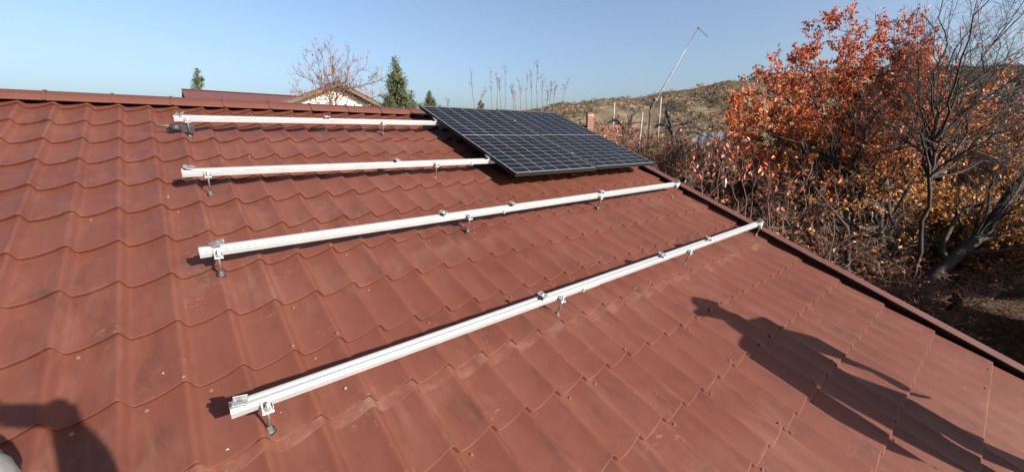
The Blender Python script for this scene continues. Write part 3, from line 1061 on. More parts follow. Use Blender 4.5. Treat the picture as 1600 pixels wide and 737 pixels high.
# --- orange and yellow trees standing behind it
def leafy_tree(seed, name, label, px, py, d, spread, n_t, pals, zr, size=(0.08, 0.13), kl=8, twig=None, group=None):
    r = np.random.default_rng(seed)
    c = np.array(at(px, py, d)); fork = c.copy(); fork[2] = max(1.2, c[2] - spread[1] * 1.0)
    trunk = down(fork, 6, r, 0.3)
    P, R = [], []
    for q in range(n_t):
        v = unit(r.normal(0, 1, 3)) * r.random() ** 0.4
        t = c + v * np.array([spread[0], spread[0], spread[1]])
        P.append(limb(fork, t, 8, 0.15, 0.05, r)); R.append(np.linspace(0.055, 0.008, 8))
    P, R = np.array(P), np.array(R)
    b1, q1 = spawn(P, R, 12, 0.5, 1.2, r=r, tmin=0.3)
    b2, q2 = spawn(b1, q1, 4, 0.2, 0.5, r=r, n=4)
    lp = np.concatenate([along(b2, kl, r), along(b1, kl, r, 0.4)])
    V, F = leaves(lp, size, r, 0.55, 0.6)
    return split_tree(name, label, 'tree', [(trunk, np.linspace(0.16, 0.12, 6))], M['bark_dark'], [(P, R, 5), (b1, q1, 4), (b2, q2, 3)], (V, F, autumn(lp, r, zr[0], zr[1], pals)), twig_mat=twig or M['bark_dark'], group=group)


leafy_tree(31, 'plum_tree', 'orange leaved tree behind the bare branches', 1540, 235, 14.0, (3.4, 2.4), 62, [YEL + GRN, YEL, YEL + ORA, ORA, ORA], (1.5, 7.0))
leafy_tree(32, 'plum_tree', 'golden leaved tree low behind the red one', 1330, 290, 13.5, (2.6, 1.7), 28, [GRN + YEL, YEL, YEL + ORA, ORA], (1.0, 5.6))
leafy_tree(33, 'plum_tree', 'rusty leaved small tree between the red tree and the grey shed', 1195, 255, 13.0, (1.7, 1.4), 18, [ORA, YEL + ORA, ORA], (1.2, 5.0), kl=7)
leafy_tree(34, 'apple_tree', 'yellow green leaved tree at the edge of the dark yard', 1650, 320, 14.5, (2.6, 1.9), 22, [GRN, GRN + YEL, YEL, YEL + ORA], (0.8, 5.0), kl=7)
leafy_tree(35, 'apple_tree', 'low tree with thinning yellow leaves above the dark yard', 1480, 345, 12.0, (2.2, 0.9), 20, [GRN + YEL, YEL, GRN + YEL], (0.8, 3.6), kl=5)

leafy_tree(36, 'plum_tree', 'golden brown leaved tree just behind the dark bushes of the verge', 1255, 300, 11.3, (1.7, 1.2), 24, [ORA, YEL + ORA, YEL + ORA, ORA], (1.5, 5.0), kl=6)
leafy_tree(37, 'plum_tree', 'yellow brown leaved tree behind the forked trunk', 1410, 330, 11.8, (1.8, 1.1), 24, [YEL + GRN, YEL, YEL + ORA], (1.0, 4.6), kl=6)

leafy_tree(38, 'apple_tree', 'low golden leaved tree behind the leaning trunk', 1520, 372, 11.2, (1.9, 0.9), 24, [YEL + GRN, YEL, YEL + ORA], (0.8, 4.0), kl=6)
leafy_tree(39, 'apple_tree', 'rusty gold tree at the far edge of the dark yard', 1590, 330, 12.6, (2.2, 1.3), 26, [YEL, YEL + ORA, ORA], (0.8, 4.6), kl=6)

# --- bare tree with dark limbs spreading to the right
r2 = np.random.default_rng(41)
D = 8.2
A0 = np.array(at(1428, 462, D)); g = A0 + np.array([-0.35, 0.3, 0]); g[2] = -0.1
lean = [np.array(at(*q)) for q in ((1428, 462, D), (1480, 410, D), (1537, 365, D), (1580, 300, D + 0.1), (1625, 250, D))]
tr1 = np.concatenate([limb(g, lean[0], 4, 0.03, 0, r2)[:-1], np.array(lean)])
tr1 = resample(tr1, 16)
stem2 = np.array([np.array(at(*q)) for q in ((1430, 458, D), (1427, 425, D - 0.1), (1440, 390, D - 0.25), (1437, 350, D - 0.3), (1455, 318, D - 0.4), (1450, 280, D - 0.45), (1462, 250, D - 0.5), (1457, 222, D - 0.5))]); stem2 = resample(stem2, 12)
stem3 = resample(np.array([np.array(at(*q)) for q in ((1480, 410, D), (1470, 385, D), (1500, 330, D + .3), (1560, 312, D + .4), (1640, 300, D + .4))]), 12)
stem4 = resample(np.array([np.array(at(*q)) for q in ((1500, 395, D), (1560, 392, D - .3), (1640, 385, D - .5), (1700, 360, D - .5))]), 10)
trunks = [(tr1, np.linspace(0.17, 0.07, 16)), (stem2, np.linspace(0.040, 0.026, 12)), (stem3, np.linspace(0.055, 0.02, 12)), (stem4, np.linspace(0.045, 0.02, 10))]
O1 = stem2[-1]; O2 = stem2[-4]
tg = [(1395, 30), (1418, 100), (1440, 20), (1475, -40), (1535, -30), (1570, -30), (1610, -10), (1640, 40), (1650, 90), (1640, 150), (1640, 205), (1620, 240), (1420, 150), (1385, 110), (1560, 60), (1500, 40),
      (1360, 170), (1340, 235), (1600, 175), (1590, 265), (1530, 110), (1400, 195), (1460, 70), (1625, -30), (1585, 60)]
LP, LR = [], []
for q, (px, py) in enumerate(tg):
    t = np.array(at(px, py, D - 0.5 + r2.normal(0, 0.7)))
    LP.append(limb(O1 if q % 2 else O2, t, 10, 0.09, 0.03, r2)); LR.append(np.linspace(0.021, 0.005, 10))
for px, py in ((1560, 250), (1590, 190), (1650, 330), (1660, 270), (1500, 250), (1530, 300), (1620, 340), (1650, 180)):
    t = np.array(at(px, py, D + r2.normal(0, 0.6)))
    LP.append(limb(tr1[10], t, 10, 0.1, 0.03, r2)); LR.append(np.linspace(0.021, 0.005, 10))
LP, LR = np.array(LP), np.array(LR)
b1, q1 = spawn(LP, LR, 15, 0.5, 1.5, (0.4, 1.1), r=r2, tmin=0.15, up=0.12, rf=0.5, wig=0.07)
b2, q2 = spawn(b1, q1, 6, 0.2, 0.6, (0.5, 1.2), r=r2, n=4, up=0.1, rf=0.62, wig=0.12)
lp = along(b2, 1, r2); lp = lp[(r2.random(len(lp)) < 0.05)]
V, F = leaves(lp, (0.07, 0.11), r2, 0.55, 0.8)
split_tree('bare_tree', 'large leafless dark tree with leaning trunk over the dark yard', 'tree', trunks, M['bark_dark'], [(LP, LR, 6), (b1, q1, 4), (b2, np.maximum(q2, 0.0022), 3)],
           (V, F, autumn(lp, r2, 3, 7, [ORA, RED])), twig_mat=M['bark_dark'])


# --- second bare tree: dark trunks in the tangle
def bare_tree(seed, label, pts, d, tips, m1, m2, name='bare_tree', r0=0.13, kb=9, lo=0.4, hi=1.0, k2=4, group=None, lf=0, arms=()):
    r = np.random.default_rng(seed)
    base = np.array([np.array(at(px, py, d)) for px, py in pts])
    g = base[0].copy(); g[2] = -0.1
    tr = resample(np.concatenate([limb(g, base[0], 4, 0.03, 0, r)[:-1], base]) if base[0][2] > 0.3 else base, 10)
    P = np.array([limb(tr[(6, 9, 8, 7)[q % 4]], np.array(at(px, py, d + r.normal(0, 0.4))), 9, 0.12, 0.04, r) for q, (px, py) in enumerate(tips)])
    R = np.tile(np.linspace(r0 * (0.14 if arms else 0.38), 0.008, 9), (len(P), 1))
    b1, q1 = spawn(P, R, kb, lo, hi, r=r, tmin=0.2, rf=0.5)
    b2, q2 = spawn(b1, q1, k2, lo * 0.4, hi * 0.5, r=r, n=4, rf=0.6)
    leaf = None
    if lf:
        lp = along(b2, 1, r); lp = lp[r.random(len(lp)) < lf]
        V, F = leaves(lp, (0.06, 0.10), r, 0.55, 0.7); leaf = (V, F, autumn(lp, r, 4, 8, [ORA + YEL, ORA, ORA]))
    ar = [resample(np.array([np.array(at(px, py, d + 0.15 * q)) for px, py in a]), 14) for q, a in enumerate(arms)]
    if ar:
        AP = np.array(ar); AR = np.tile(np.linspace(r0 * 0.55, r0 * 0.2, 14), (len(ar), 1))
        c1, w1_ = spawn(AP, AR, 12, 0.3, 0.8, r=r, tmin=0.3, rf=0.2)
        wood_extra = [(c1, np.maximum(w1_, 0.004), 4)]
    else: wood_extra = []
    return split_tree(name, label, 'tree', [(tr, np.linspace(r0, r0 * 0.28, 10))] + [(a, np.linspace(r0 * 0.45, r0 * 0.14, 14)) for a in ar], m1, [(P, R, 5), (b1, q1, 4), (b2, np.maximum(q2, 0.0025), 3)] + wood_extra, leaf, group, twig_mat=m2)


bare_tree(51, 'dark leafless tree with forked trunk next to the leaning one', [(1376, 470), (1378, 400), (1372, 330), (1382, 280)], 9.0,
          [(1290, 330), (1310, 380), (1260, 360), (1330, 255), (1420, 300), (1400, 370), (1290, 290), (1230, 340), (1440, 385), (1350, 400), (1250, 300)], M['bark_dark'], M['bark_grey'], r0=0.17)
bare_tree(56, 'thin dark leafless tree crossing in front of the red crown', [(1322, 440), (1325, 370), (1318, 310), (1322, 270)], 8.6,
          [(1205, 190), (1240, 230), (1185, 250), (1270, 170), (1300, 140), (1330, 160), (1360, 200), (1400, 220), (1230, 280), (1390, 160), (1260, 120), (1420, 260), (1170, 300), (1280, 230)], M['bark_dark'], M['bark_dark'], 'bare_tree', 0.10, 9, 0.35, 0.9, 4)
bare_tree(52, 'gnarled dark fruit tree standing beside the clay tiled roof', [(982, 250), (980, 225), (976, 205), (979, 196)], 20,
          [(958, 183), (950, 190), (985, 172), (1000, 180), (968, 178), (1010, 195), (1000, 212), (940, 196)], M['bark_dark'], M['bark_dark'], 'fruit_tree', 0.2, 5, 0.3, 0.8, 2, 'gnarled fruit trees behind the roof', arms=([(980, 225), (978, 206), (971, 194), (962, 187), (954, 190), (945, 196)], [(979, 210), (985, 194), (987, 182), (994, 176)], [(980, 215), (992, 206), (1004, 200)]))
bare_tree(53, 'gnarled dark fruit tree with arching limbs beside the grey shed', [(1056, 260), (1054, 225), (1050, 205), (1046, 185)], 18,
          [(1038, 172), (1052, 160), (1066, 162), (1030, 185), (1078, 197), (1098, 203), (1090, 190), (1040, 200), (1105, 212)], M['bark_dark'], M['bark_dark'], 'fruit_tree', 0.19, 5, 0.3, 0.8, 2, 'gnarled fruit trees behind the roof', arms=([(1055, 225), (1051, 206), (1047, 191), (1041, 178), (1042, 167), (1051, 161), (1064, 162)], [(1054, 214), (1061, 204), (1074, 198), (1089, 199), (1100, 206)], [(1055, 218), (1066, 209), (1080, 206), (1093, 209)], [(1050, 204), (1042, 196), (1032, 194), (1024, 200)]))
bare_tree(54, 'slender bare tree with a few orange leaves in front of white gable', [(520, 230), (518, 190), (522, 172), (525, 158)], 13.5,
          [(470, 150), (462, 110), (480, 85), (490, 72), (500, 82), (511, 62), (520, 95), (531, 90), (545, 78), (558, 92), (575, 98), (590, 112), (465, 135), (602, 120), (540, 120), (505, 110), (600, 145), (455, 145)],
          M['bark_brown'], M['bark_brown'], 'cherry_tree', 0.045, 17, 0.2, 0.55, 5, lf=0.2)
# more leaves low in that tree come from its own side shoots
bare_tree(55, 'low bush with yellow and orange leaves under the white gable', [(530, 215), (530, 185), (528, 172), (530, 166)], 12.8,
          [(492, 156), (508, 148), (522, 146), (538, 148), (555, 153), (505, 160), (560, 162)], M['bark_brown'], M['bark_brown'], 'bush', 0.028, 7, 0.15, 0.4, 3, lf=0.45)


# --- spruces
def spruce(seed, label, px, ytop, ybase, d, wpx, dens=1.0, name='spruce_tree', col=((0.028, 0.045, 0.020), (0.045, 0.062, 0.022), (0.075, 0.080, 0.028), (0.02, 0.034, 0.018))):
    r = np.random.default_rng(seed)
    top = np.array(at(px, ytop, d)); bz = float(at(px, ybase, d).z)
    root_xy = np.array([top[0], top[1], -0.1])
    tr = limb(root_xy, top, 10, 0.01, 0, r)
    hw = wpx / FPX * d / 2; hh = top[2] - bz
    P, T = [], []
    nb = int(150 * dens)
    for q in range(nb):
        t = round(r.random() ** 0.75 * 26) / 26
        z = top[2] - t * hh * 1.5
        if z < 0.6: continue
        w = r.random() * 2 * math.pi; L = hw * (0.05 + 0.95 * min(t * 1.5, 1.3)) * r.uniform(0.55, 1.1) * (1 + 0.25 * math.sin(z * 9 / hh))
        a = np.array([top[0], top[1], z]); b = a + np.array([math.cos(w) * L, math.sin(w) * L, L * r.uniform(-0.1, 0.35)])
        p = limb(a, b, 5, 0.05, -0.08, r); P.append(p); T.append(t)
    P = np.array(P); R = np.tile(np.linspace(0.018, 0.006, 5), (len(P), 1)); low = np.array(T) > 0.22
    b1, q1 = spawn(P[low], R[low], 5, hw * 0.1, hw * 0.35, (0.5, 0.9), r=r, n=3, up=0.05)
    lp = np.concatenate([along(P, 12, r, 0.15), along(b1, 6, r, 0.0)])
    s = hw / 1.1
    V, F = leaves(lp, (0.10 * s + 0.03, 0.2 * s + 0.05), r, 0.16, -0.15, 0.1)
    C = np.array(col)[r.integers(0, len(col), len(lp))] * r.uniform(0.7, 1.3, (len(lp), 1))
    root = empty(name, root_xy); tag(root, label, 'tree')
    Vt, Ft = tubes(tr[None] - root_xy, np.linspace(0.14, 0.012, 10)[None], 8); np_obj('trunk', Vt, Ft, M['bark_brown'], root, None, True)
    Vb, Fb = join([tubes(P - root_xy, R, 3), tubes(b1 - root_xy, q1, 3)]); np_obj('branches', Vb, Fb, M['bark_brown'], root)
    np_obj('crown', V - root_xy, F, M['needle'], root, np.repeat(C, 4, 0))


spruce(61, 'green spruce with pointed top next to the white gable', 617, 88, 172, 16, 66, 1.5)
spruce(62, 'sparse spruce rising behind the brown roof', 307, 106, 150, 36, 36, 0.9)
spruce(63, 'small rounded dark conifer behind the ridge end', 671, 143, 172, 32, 34, 1.2, 'conifer_tree')
spruce(64, 'tiny conifer seen above the panels through the saplings', 751, 156, 176, 36, 20, 0.8, 'conifer_tree')
spruce(65, 'small spruce beside the taller one', 641, 148, 176, 19, 26, 0.8)

# --- row of upright saplings behind the panels
sap = [(735, 104, 742), (758, 138, 746), (766, 114, 770), (776, 113, 777), (781, 122, 784), (789, 102, 789), (799, 130, 804), (811, 126, 814), (824, 121, 824), (829, 112, 831), (840, 103, 840),
       (847, 116, 848), (862, 128, 858), (868, 132, 864), (888, 127, 876), (856, 140, 854), (699, 160, 700), (803, 146, 806)]
ORD = 'first second third fourth fifth sixth seventh eighth ninth tenth eleventh twelfth thirteenth fourteenth fifteenth sixteenth seventeenth'.split()
sap.sort()
for q, (tx, ty, bx_) in enumerate(sap):
    r = np.random.default_rng(100 + q)
    d = 12.5 + r.uniform(-0.8, 1.6)
    top = np.array(at(tx, ty, d)); low = np.array(at(bx_, 175, d)); g = low.copy(); g[2] = -0.05; g[:2] += r.normal(0, 0.1, 2)
    st = resample(np.concatenate([limb(g, low, 5, 0.02, 0, r)[:-1], limb(low, top, 7, 0.035, 0, r)]), 14)
    R = np.linspace(0.015, 0.004, 14)
    b1, q1 = spawn(st[None], R[None], 12, 0.1, 0.36, (0.3, 0.8), r=r, tmin=0.68, up=0.5, rf=0.5, n=4)
    lp = b1[:, -1][r.random(12) < 0.5]
    V, F = leaves(np.repeat(lp, 3, 0) + r.normal(0, 0.02, (len(lp) * 3, 3)), (0.025, 0.05), r, 0.7, 0.3)
    C = np.array([(0.10, 0.085, 0.06), (0.16, 0.13, 0.09), (0.07, 0.06, 0.045)])[r.integers(0, 3, len(lp) * 3)]
    split_tree('sapling', 'tiny sapling standing alone beside the rounded conifer' if q == 0 else 'thin %s sapling behind the panels, %s counted from the rounded conifer' % ('tall' if ty < 118 else 'short' if ty > 128 else 'leafless', ORD[q - 1]), 'sapling', [(st, R)], M['bark_brown'], [(b1, np.maximum(q1, 0.003), 3)], (V, F, C), 'row of saplings behind the panels')

# --- brushwood between the roof and the gardens
def bush_mesh(seed, h, spread, n, lf, k1=15, k2=6):
    r = np.random.default_rng(seed)
    P = []
    for q in range(n):
        a = np.array([r.normal(0, spread * 0.2), r.normal(0, spread * 0.2), -0.05]); v = r.normal(0, spread * 0.62, 2)
        P.append(limb(a, np.array([v[0], v[1], h * r.uniform(0.45, 1.0)]), 8, 0.16, 0.08, r))
    P = np.array(P); R = np.tile(np.linspace(0.02, 0.006, 8), (n, 1))
    b1, q1 = spawn(P, R, k1, 0.35, 1.0, (0.4, 1.2), r=r, tmin=0.3, up=0.2)
    b2, q2 = spawn(b1, q1, k2, 0.15, 0.5, (0.4, 1.2), r=r, n=4, up=0.12)
    V, F = join([tubes(P, R, 4), tubes(b1, np.maximum(q1, 0.005), 3), tubes(b2, np.maximum(q2, 0.0042), 3)])
    lp = along(b2, 2, r); lp = lp[r.random(len(lp)) < lf]
    Vl, Fl = leaves(lp, (0.05, 0.10), r, 0.6, 0.4)
    return (V, F), (Vl, Fl, len(lp))


protos = []
DEAD = [(0.16, 0.075, 0.045), (0.11, 0.055, 0.038), (0.20, 0.10, 0.06)]
for q, (h, s_, n_, lf, m_, pl) in enumerate(((3.4, 1.7, 32, 0.45, 'bark_brown', DEAD + ORA), (2.6, 1.7, 32, 0.55, 'bark_brown', ORA + DEAD * 2), (4.0, 1.7, 30, 0.30, 'bark_brown', DEAD + ORA[:2]), (3.0, 1.7, 24, 0.45, 'bark_brown', YEL + ORA + DEAD))):
    w_, l_ = bush_mesh(200 + q, h, s_, n_, lf)
    r = np.random.default_rng(300 + q)
    C = np.array(pl)[r.integers(0, len(pl), l_[2])] * r.uniform(0.6, 1.1, (l_[2], 1))
    protos.append((np_mesh('branches', w_[0], w_[1], M[m_]), np_mesh('crown', l_[0], l_[1], M['leaf'], np.repeat(C, 4, 0)), h))
bushes = [(958, 215, 17, 0, 'brown bush hiding the foot of the clay roof'), (1000, 222, 15, 2, 'dark twiggy bush beside the panels'), (1030, 232, 14, 0, 'brown bush below the white pole'),
          (1068, 236, 13, 1, 'rusty bush below the arching fruit tree'), (1092, 222, 16, 2, 'dark bush in front of the grey shed'), (1120, 248, 12, 1, 'rusty bush under the grey shed'),
          (1012, 246, 11, 1, 'rusty bush close behind the panel corner'), (1052, 258, 10, 0, 'brown bush just behind the verge trim'), (1150, 262, 11, 2, 'dark bush between the red shoots and the shed'),
          (1180, 288, 10, 0, 'brown bush behind the red leaved shoots'), (1220, 300, 10.5, 2, 'dark bush under the red tree'), (1260, 345, 9, 3, 'greyish bush at the verge under the red tree'),
          (1300, 375, 8.6, 2, 'dark twiggy bush at the verge'), (1335, 405, 8.2, 0, 'brown bush at the verge beside the forked trunk'), (1250, 320, 12, 1, 'rusty bush behind the forked trunk'),
          (1310, 340, 12, 3, 'yellowing bush behind the forked trunk'), (1385, 372, 12, 0, 'brown bush under the yellow leaves'), (1450, 372, 13, 3, 'yellowing bush behind the leaning trunk'),
          (1530, 372, 15, 3, 'yellowing bush along the far side of the yard'), (1590, 378, 15, 1, 'rusty bush along the far side of the yard'), (935, 212, 21, 1, 'rusty bush at the corner of the clay roof'),
          (1130, 222, 19, 0, 'brown bush behind the grey shed'), (985, 228, 22, 0, 'brown bush behind the dark fruit tree'), (1080, 212, 24, 1, 'rusty bush far behind the arching fruit tree'), (1040, 216, 26, 0, 'brown bush far behind the white pole'),
          (1170, 235, 17, 1, 'rusty bush beyond the grey shed, under the red tree'), (1210, 250, 16, 0, 'brown bush far under the red tree'),
          (1098, 258, 9.5, 0, 'brown bush hanging over the verge near the first red shoot'), (1075, 228, 11, 2, 'dark bush between the panel corner and the arching fruit tree'), (1135, 236, 14.5, 0, 'brown bush at the foot of the grey shed'),
          (990, 214, 19, 0, 'brown bush in front of the clay roof'), (1020, 218, 18, 1, 'rusty bush between the two gnarled trees'), (1200, 282, 12.5, 1, 'rusty bush under the left side of the red tree'),
          (1110, 228, 18, 2, 'dark bush in front of the tin roof'), (1280, 360, 10.5, 1, 'rusty bush beneath the red tree close to the verge'), (1355, 420, 9.6, 2, 'dark bush at the foot of the forked trunk')]
for q, (px, py, d, k, lab) in enumerate(bushes):
    p = at(px, py, d); s = max(p.z, 0.9) / protos[k][2]
    o = empty('bush', (p.x, p.y, 0), (0, 0, q * 1.7)); tag(o, lab, 'bush', 'bushes between the roof and the hill')
    for me, nm in ((protos[k][0], 'branches'), (protos[k][1], 'crown')):
        c = link(bpy.data.objects.new(nm, me), o); c.scale = (1.15 + 0.15 * math.sin(q), 1.2, s)

# --- young shoots with big red leaves right behind the verge
r3 = np.random.default_rng(77)
mbl = MB()
mbl.add([(0, 0, 0), (0.020, 0.035, 0.006), (0.022, 0.065, 0.006), (0, 0.115, -0.006), (-0.022, 0.065, 0.006), (-0.020, 0.035, 0.006), (0, 0.05, -0.004)],
        [(0, 1, 6), (1, 2, 6), (2, 3, 6), (3, 4, 6), (4, 5, 6), (5, 0, 6)])
big_leaf = []
for nm, c in (('red', (0.38, 0.05, 0.035)), ('orange', (0.44, 0.13, 0.06)), ('pale', (0.34, 0.19, 0.14)), ('dark', (0.26, 0.035, 0.028)), ('pink', (0.42, 0.13, 0.10))):
    m = rough_mat('leaf_' + nm, tuple(x * 0.85 for x in c), tuple(min(1, x * 1.15) for x in c), 20, 0.45, 0.2, 0.003)
    big_leaf.append(mbl.mesh('leaf', m))
shoots = [(1104, 250, 1098, 300, 7.2, 'thin shoot with pale and red leaves beside the rail end'), (1128, 240, 1120, 310, 7.0, 'thin shoot with orange red leaves behind the verge trim'), (1148, 262, 1150, 325, 6.9, 'leggy shoot with a few red leaves behind the verge'),
          (1180, 262, 1172, 335, 7.0, 'shoot with red leaves hanging over the verge'), (1198, 272, 1205, 345, 6.8, 'shoot with pink and red leaves near the lowest rail end'), (1228, 268, 1222, 352, 6.9, 'shoot with scattered red leaves below the red tree'),
          (1160, 235, 1165, 320, 7.6, 'taller thin shoot with a few leaves behind the others'), (1085, 262, 1078, 290, 7.6, 'short shoot with pale leaves behind the panel corner'), (1305, 275, 1300, 380, 7.0, 'shoot with single red leaves before the forked trunk')]
for q, (tx, ty, bx_, by_, d, lab) in enumerate(shoots):
    top = np.array(at(tx, ty, d)); low = np.array(at(bx_, by_, d)); g = low.copy(); g[2] = -0.05
    st = resample(np.concatenate([limb(g, low, 5, 0.03, 0, r3)[:-1], limb(low, top, 7, 0.16, 0, r3)]), 14)
    R = np.linspace(0.012, 0.003, 14)
    b1, q1 = spawn(st[None], R[None], 14, 0.25, 0.75, (0.4, 1.1), r=r3, tmin=0.66, up=0.25, rf=0.5)
    root = split_tree('red_shoot', lab, 'shrub', [(st, R)], M['bark_brown'], [(b1, np.maximum(q1, 0.0025), 4)], None, 'red leaved shoots behind the verge')
    pts = along(b1, 3, r3, 0.3); r3.shuffle(pts); pts = np.concatenate([pts, along(st[None], 4, r3, 0.85)])
    nl = {8: 10, 7: 8, 2: 11}.get(q, 21)
    for p in pts[:nl]:
        me = big_leaf[int(r3.choice(5, p=[0.36, 0.22, 0.08, 0.2, 0.14] if q not in (0, 7) else [0.2, 0.2, 0.3, 0.05, 0.25]))]
        lf = link(bpy.data.objects.new('leaf', me), root)
        lf.location = Vector(p) - root.location
        lf.rotation_euler = (r3.uniform(-2.2, -0.4), r3.uniform(-0.8, 0.8), r3.uniform(0, 6.28)); lf.scale = [r3.uniform(0.55, 0.95)] * 3

# --- fallen leaves on the yard
r4 = np.random.default_rng(91)
N = 9000
px = r4.uniform(1180, 1640, N); py = r4.uniform(372, 600, N)
pts = []
for a, b in zip(px, py):
    rr = ray(a, b)
    if rr.z > -0.16: continue
    p = EYE + rr * (-EYE.z / rr.z)
    if p.x > 6.2: pts.append((p.x, p.y, 0.02 + 0.03 * r4.random()))
pts = np.array(pts)
V, F = leaves(pts, (0.06, 0.11), r4, 0.6, 0.0, 0.3)
V = V.reshape(-1, 4, 3); V[..., 2] = pts[:, None, 2] + (V[..., 2] - pts[:, None, 2]) * 0.35; V = V.reshape(-1, 3)
pl = np.array([(0.12, 0.052, 0.022), (0.15, 0.075, 0.03), (0.08, 0.036, 0.018), (0.19, 0.11, 0.05), (0.055, 0.028, 0.016)])
tag(np_obj('fallen_leaves', V, F, M['leaf'], None, np.repeat(pl[r4.integers(0, 5, len(pts))], 4, 0)), 'brown and orange leaves fallen on the dark yard', None, None, 'stuff')


# ------------------------------------------------------------------ neighbours' buildings
def local_frame(px, py, d, ang):
    """Empty on the ground below a seen point; its x axis turned by ang from the camera's right"""
    p = at(px, py, d)
    return empty('x', (p.x, p.y, 0), (0, 0, -HEAD + ang)), p.z


# brown metal roof behind the ridge on the left, parallel to this house
pa, pb = at(284, 140, 26), at(450, 150, 26 * 1.151)
o = empty('long_building', (pa.x, pa.y, 0), (0, 0, math.atan2(pb.y - pa.y, pb.x - pa.x)))
tag(o, 'building with a plain dark brown roof, mostly hidden behind the ridge', 'building')
L_, zr = (pb - pa).length + 3.0, pa.z
mb = MB(); mb.prism([(0.0, zr), (-5.0, zr - 1.9), (-5.0, zr - 2.05), (0, zr - 0.14), (5, zr - 2.05), (5, zr - 1.9)], 0, L_); mb.build('roof', M['brownroof'], o)
mb = MB(); mb.prism([(-0.12, zr + 0.005), (0, zr + 0.06), (0.12, zr + 0.005), (0, zr + 0.02)], -0.03, L_ + 0.03); mb.build('ridge_flashing', M['brownroof'], o)
mb = MB(); mb.prism([(-4.4, 0), (-4.4, zr - 1.95), (0, zr - 0.25), (4.4, zr - 1.95), (4.4, 0)], 0.3, L_ - 0.3); mb.build('wall', M['plaster'], o)

# white gable with a tiled roof and wooden verge boards
d0 = 20.0
pl_, pr_ = at(440, 157, d0), at(604, 165, d0 * 1.13)
w_ = (Vector((pr_.x, pr_.y, 0)) - Vector((pl_.x, pl_.y, 0))).length
ap = at(537, 126, d0 * 1.067)
o = empty('gable_house', (pl_.x, pl_.y, 0), (0, 0, math.atan2(pr_.y - pl_.y, pr_.x - pl_.x)))
tag(o, 'white plastered gable house with a brown tiled roof', 'house')
ze, za, xm = pl_.z, ap.z, w_ * 0.53
mb = MB()
mb.add([(0.35, 0.5, 0), (w_ - 0.35, 0.5, 0), (w_ - 0.35, 0.5, ze - 0.05), (xm, 0.5, za - 0.32), (0.35, 0.5, ze - 0.05), (0.35, 8, 0), (w_ - 0.35, 8, 0), (w_ - 0.35, 8, ze - 0.05), (xm, 8, za - 0.32), (0.35, 8, ze - 0.05)],
       [(0, 1, 2, 3, 4), (9, 8, 7, 6, 5), (0, 4, 9, 5), (1, 6, 7, 2)])
mb.build('wall', M['plaster'], o)
for x0, x1 in ((0.0, xm), (w_, xm)):
    z0, z1 = ze - 0.1, za - 0.08
    t = 0.14
    mb = MB(); mb.add([(x0, 0.04, z0), (x1, 0.04, z1), (x1, 8.4, z1), (x0, 8.4, z0), (x0, 0.04, z0 - t), (x1, 0.04, z1 - t), (x1, 8.4, z1 - t), (x0, 8.4, z0 - t)],
                      [(0, 1, 2, 3), (4, 7, 6, 5), (0, 4, 5, 1), (3, 2, 6, 7), (0, 3, 7, 4), (1, 5, 6, 2)])
    rf = mb.build('roof', M['wood'], o)
    # the verge board and the tiles that end above it
    mb = MB(); mb.add([(x0, 0.0, z0 - 0.02), (x1, 0.0, z1 - 0.02), (x1, 0.0, z1 - 0.21), (x0, 0.0, z0 - 0.21), (x0, 0.036, z0 - 0.02), (x1, 0.036, z1 - 0.02), (x1, 0.036, z1 - 0.21), (x0, 0.036, z0 - 0.21)],
                      [(0, 1, 2, 3), (4, 7, 6, 5), (0, 4, 5, 1), (3, 2, 6, 7), (0, 3, 7, 4), (1, 5, 6, 2)])
    mb.build('verge_board', M['wood'], rf)
    nt = 12
    for q in range(nt):
        a, b = q / nt, (q + 1) / nt + 0.012
        xa, xb = x0 + (x1 - x0) * a, x0 + (x1 - x0) * b; zza, zzb = z0 + (z1 - z0) * a, z0 + (z1 - z0) * b
        mb = MB(); mb.add([(xa, -0.04, zza + 0.045), (xb, -0.04, zzb + 0.02), (xb, 8.4, zzb + 0.02), (xa, 8.4, zza + 0.045), (xa, -0.04, zza + 0.005), (xb, -0.04, zzb + 0.003), (xb, 8.4, zzb + 0.003), (xa, 8.4, zza + 0.005)],
                          [(0, 1, 2, 3), (4, 7, 6, 5), (0, 4, 5, 1), (3, 2, 6, 7), (0, 3, 7, 4), (1, 5, 6, 2)])
        mb.build('tile_course', M['clay'], rf)

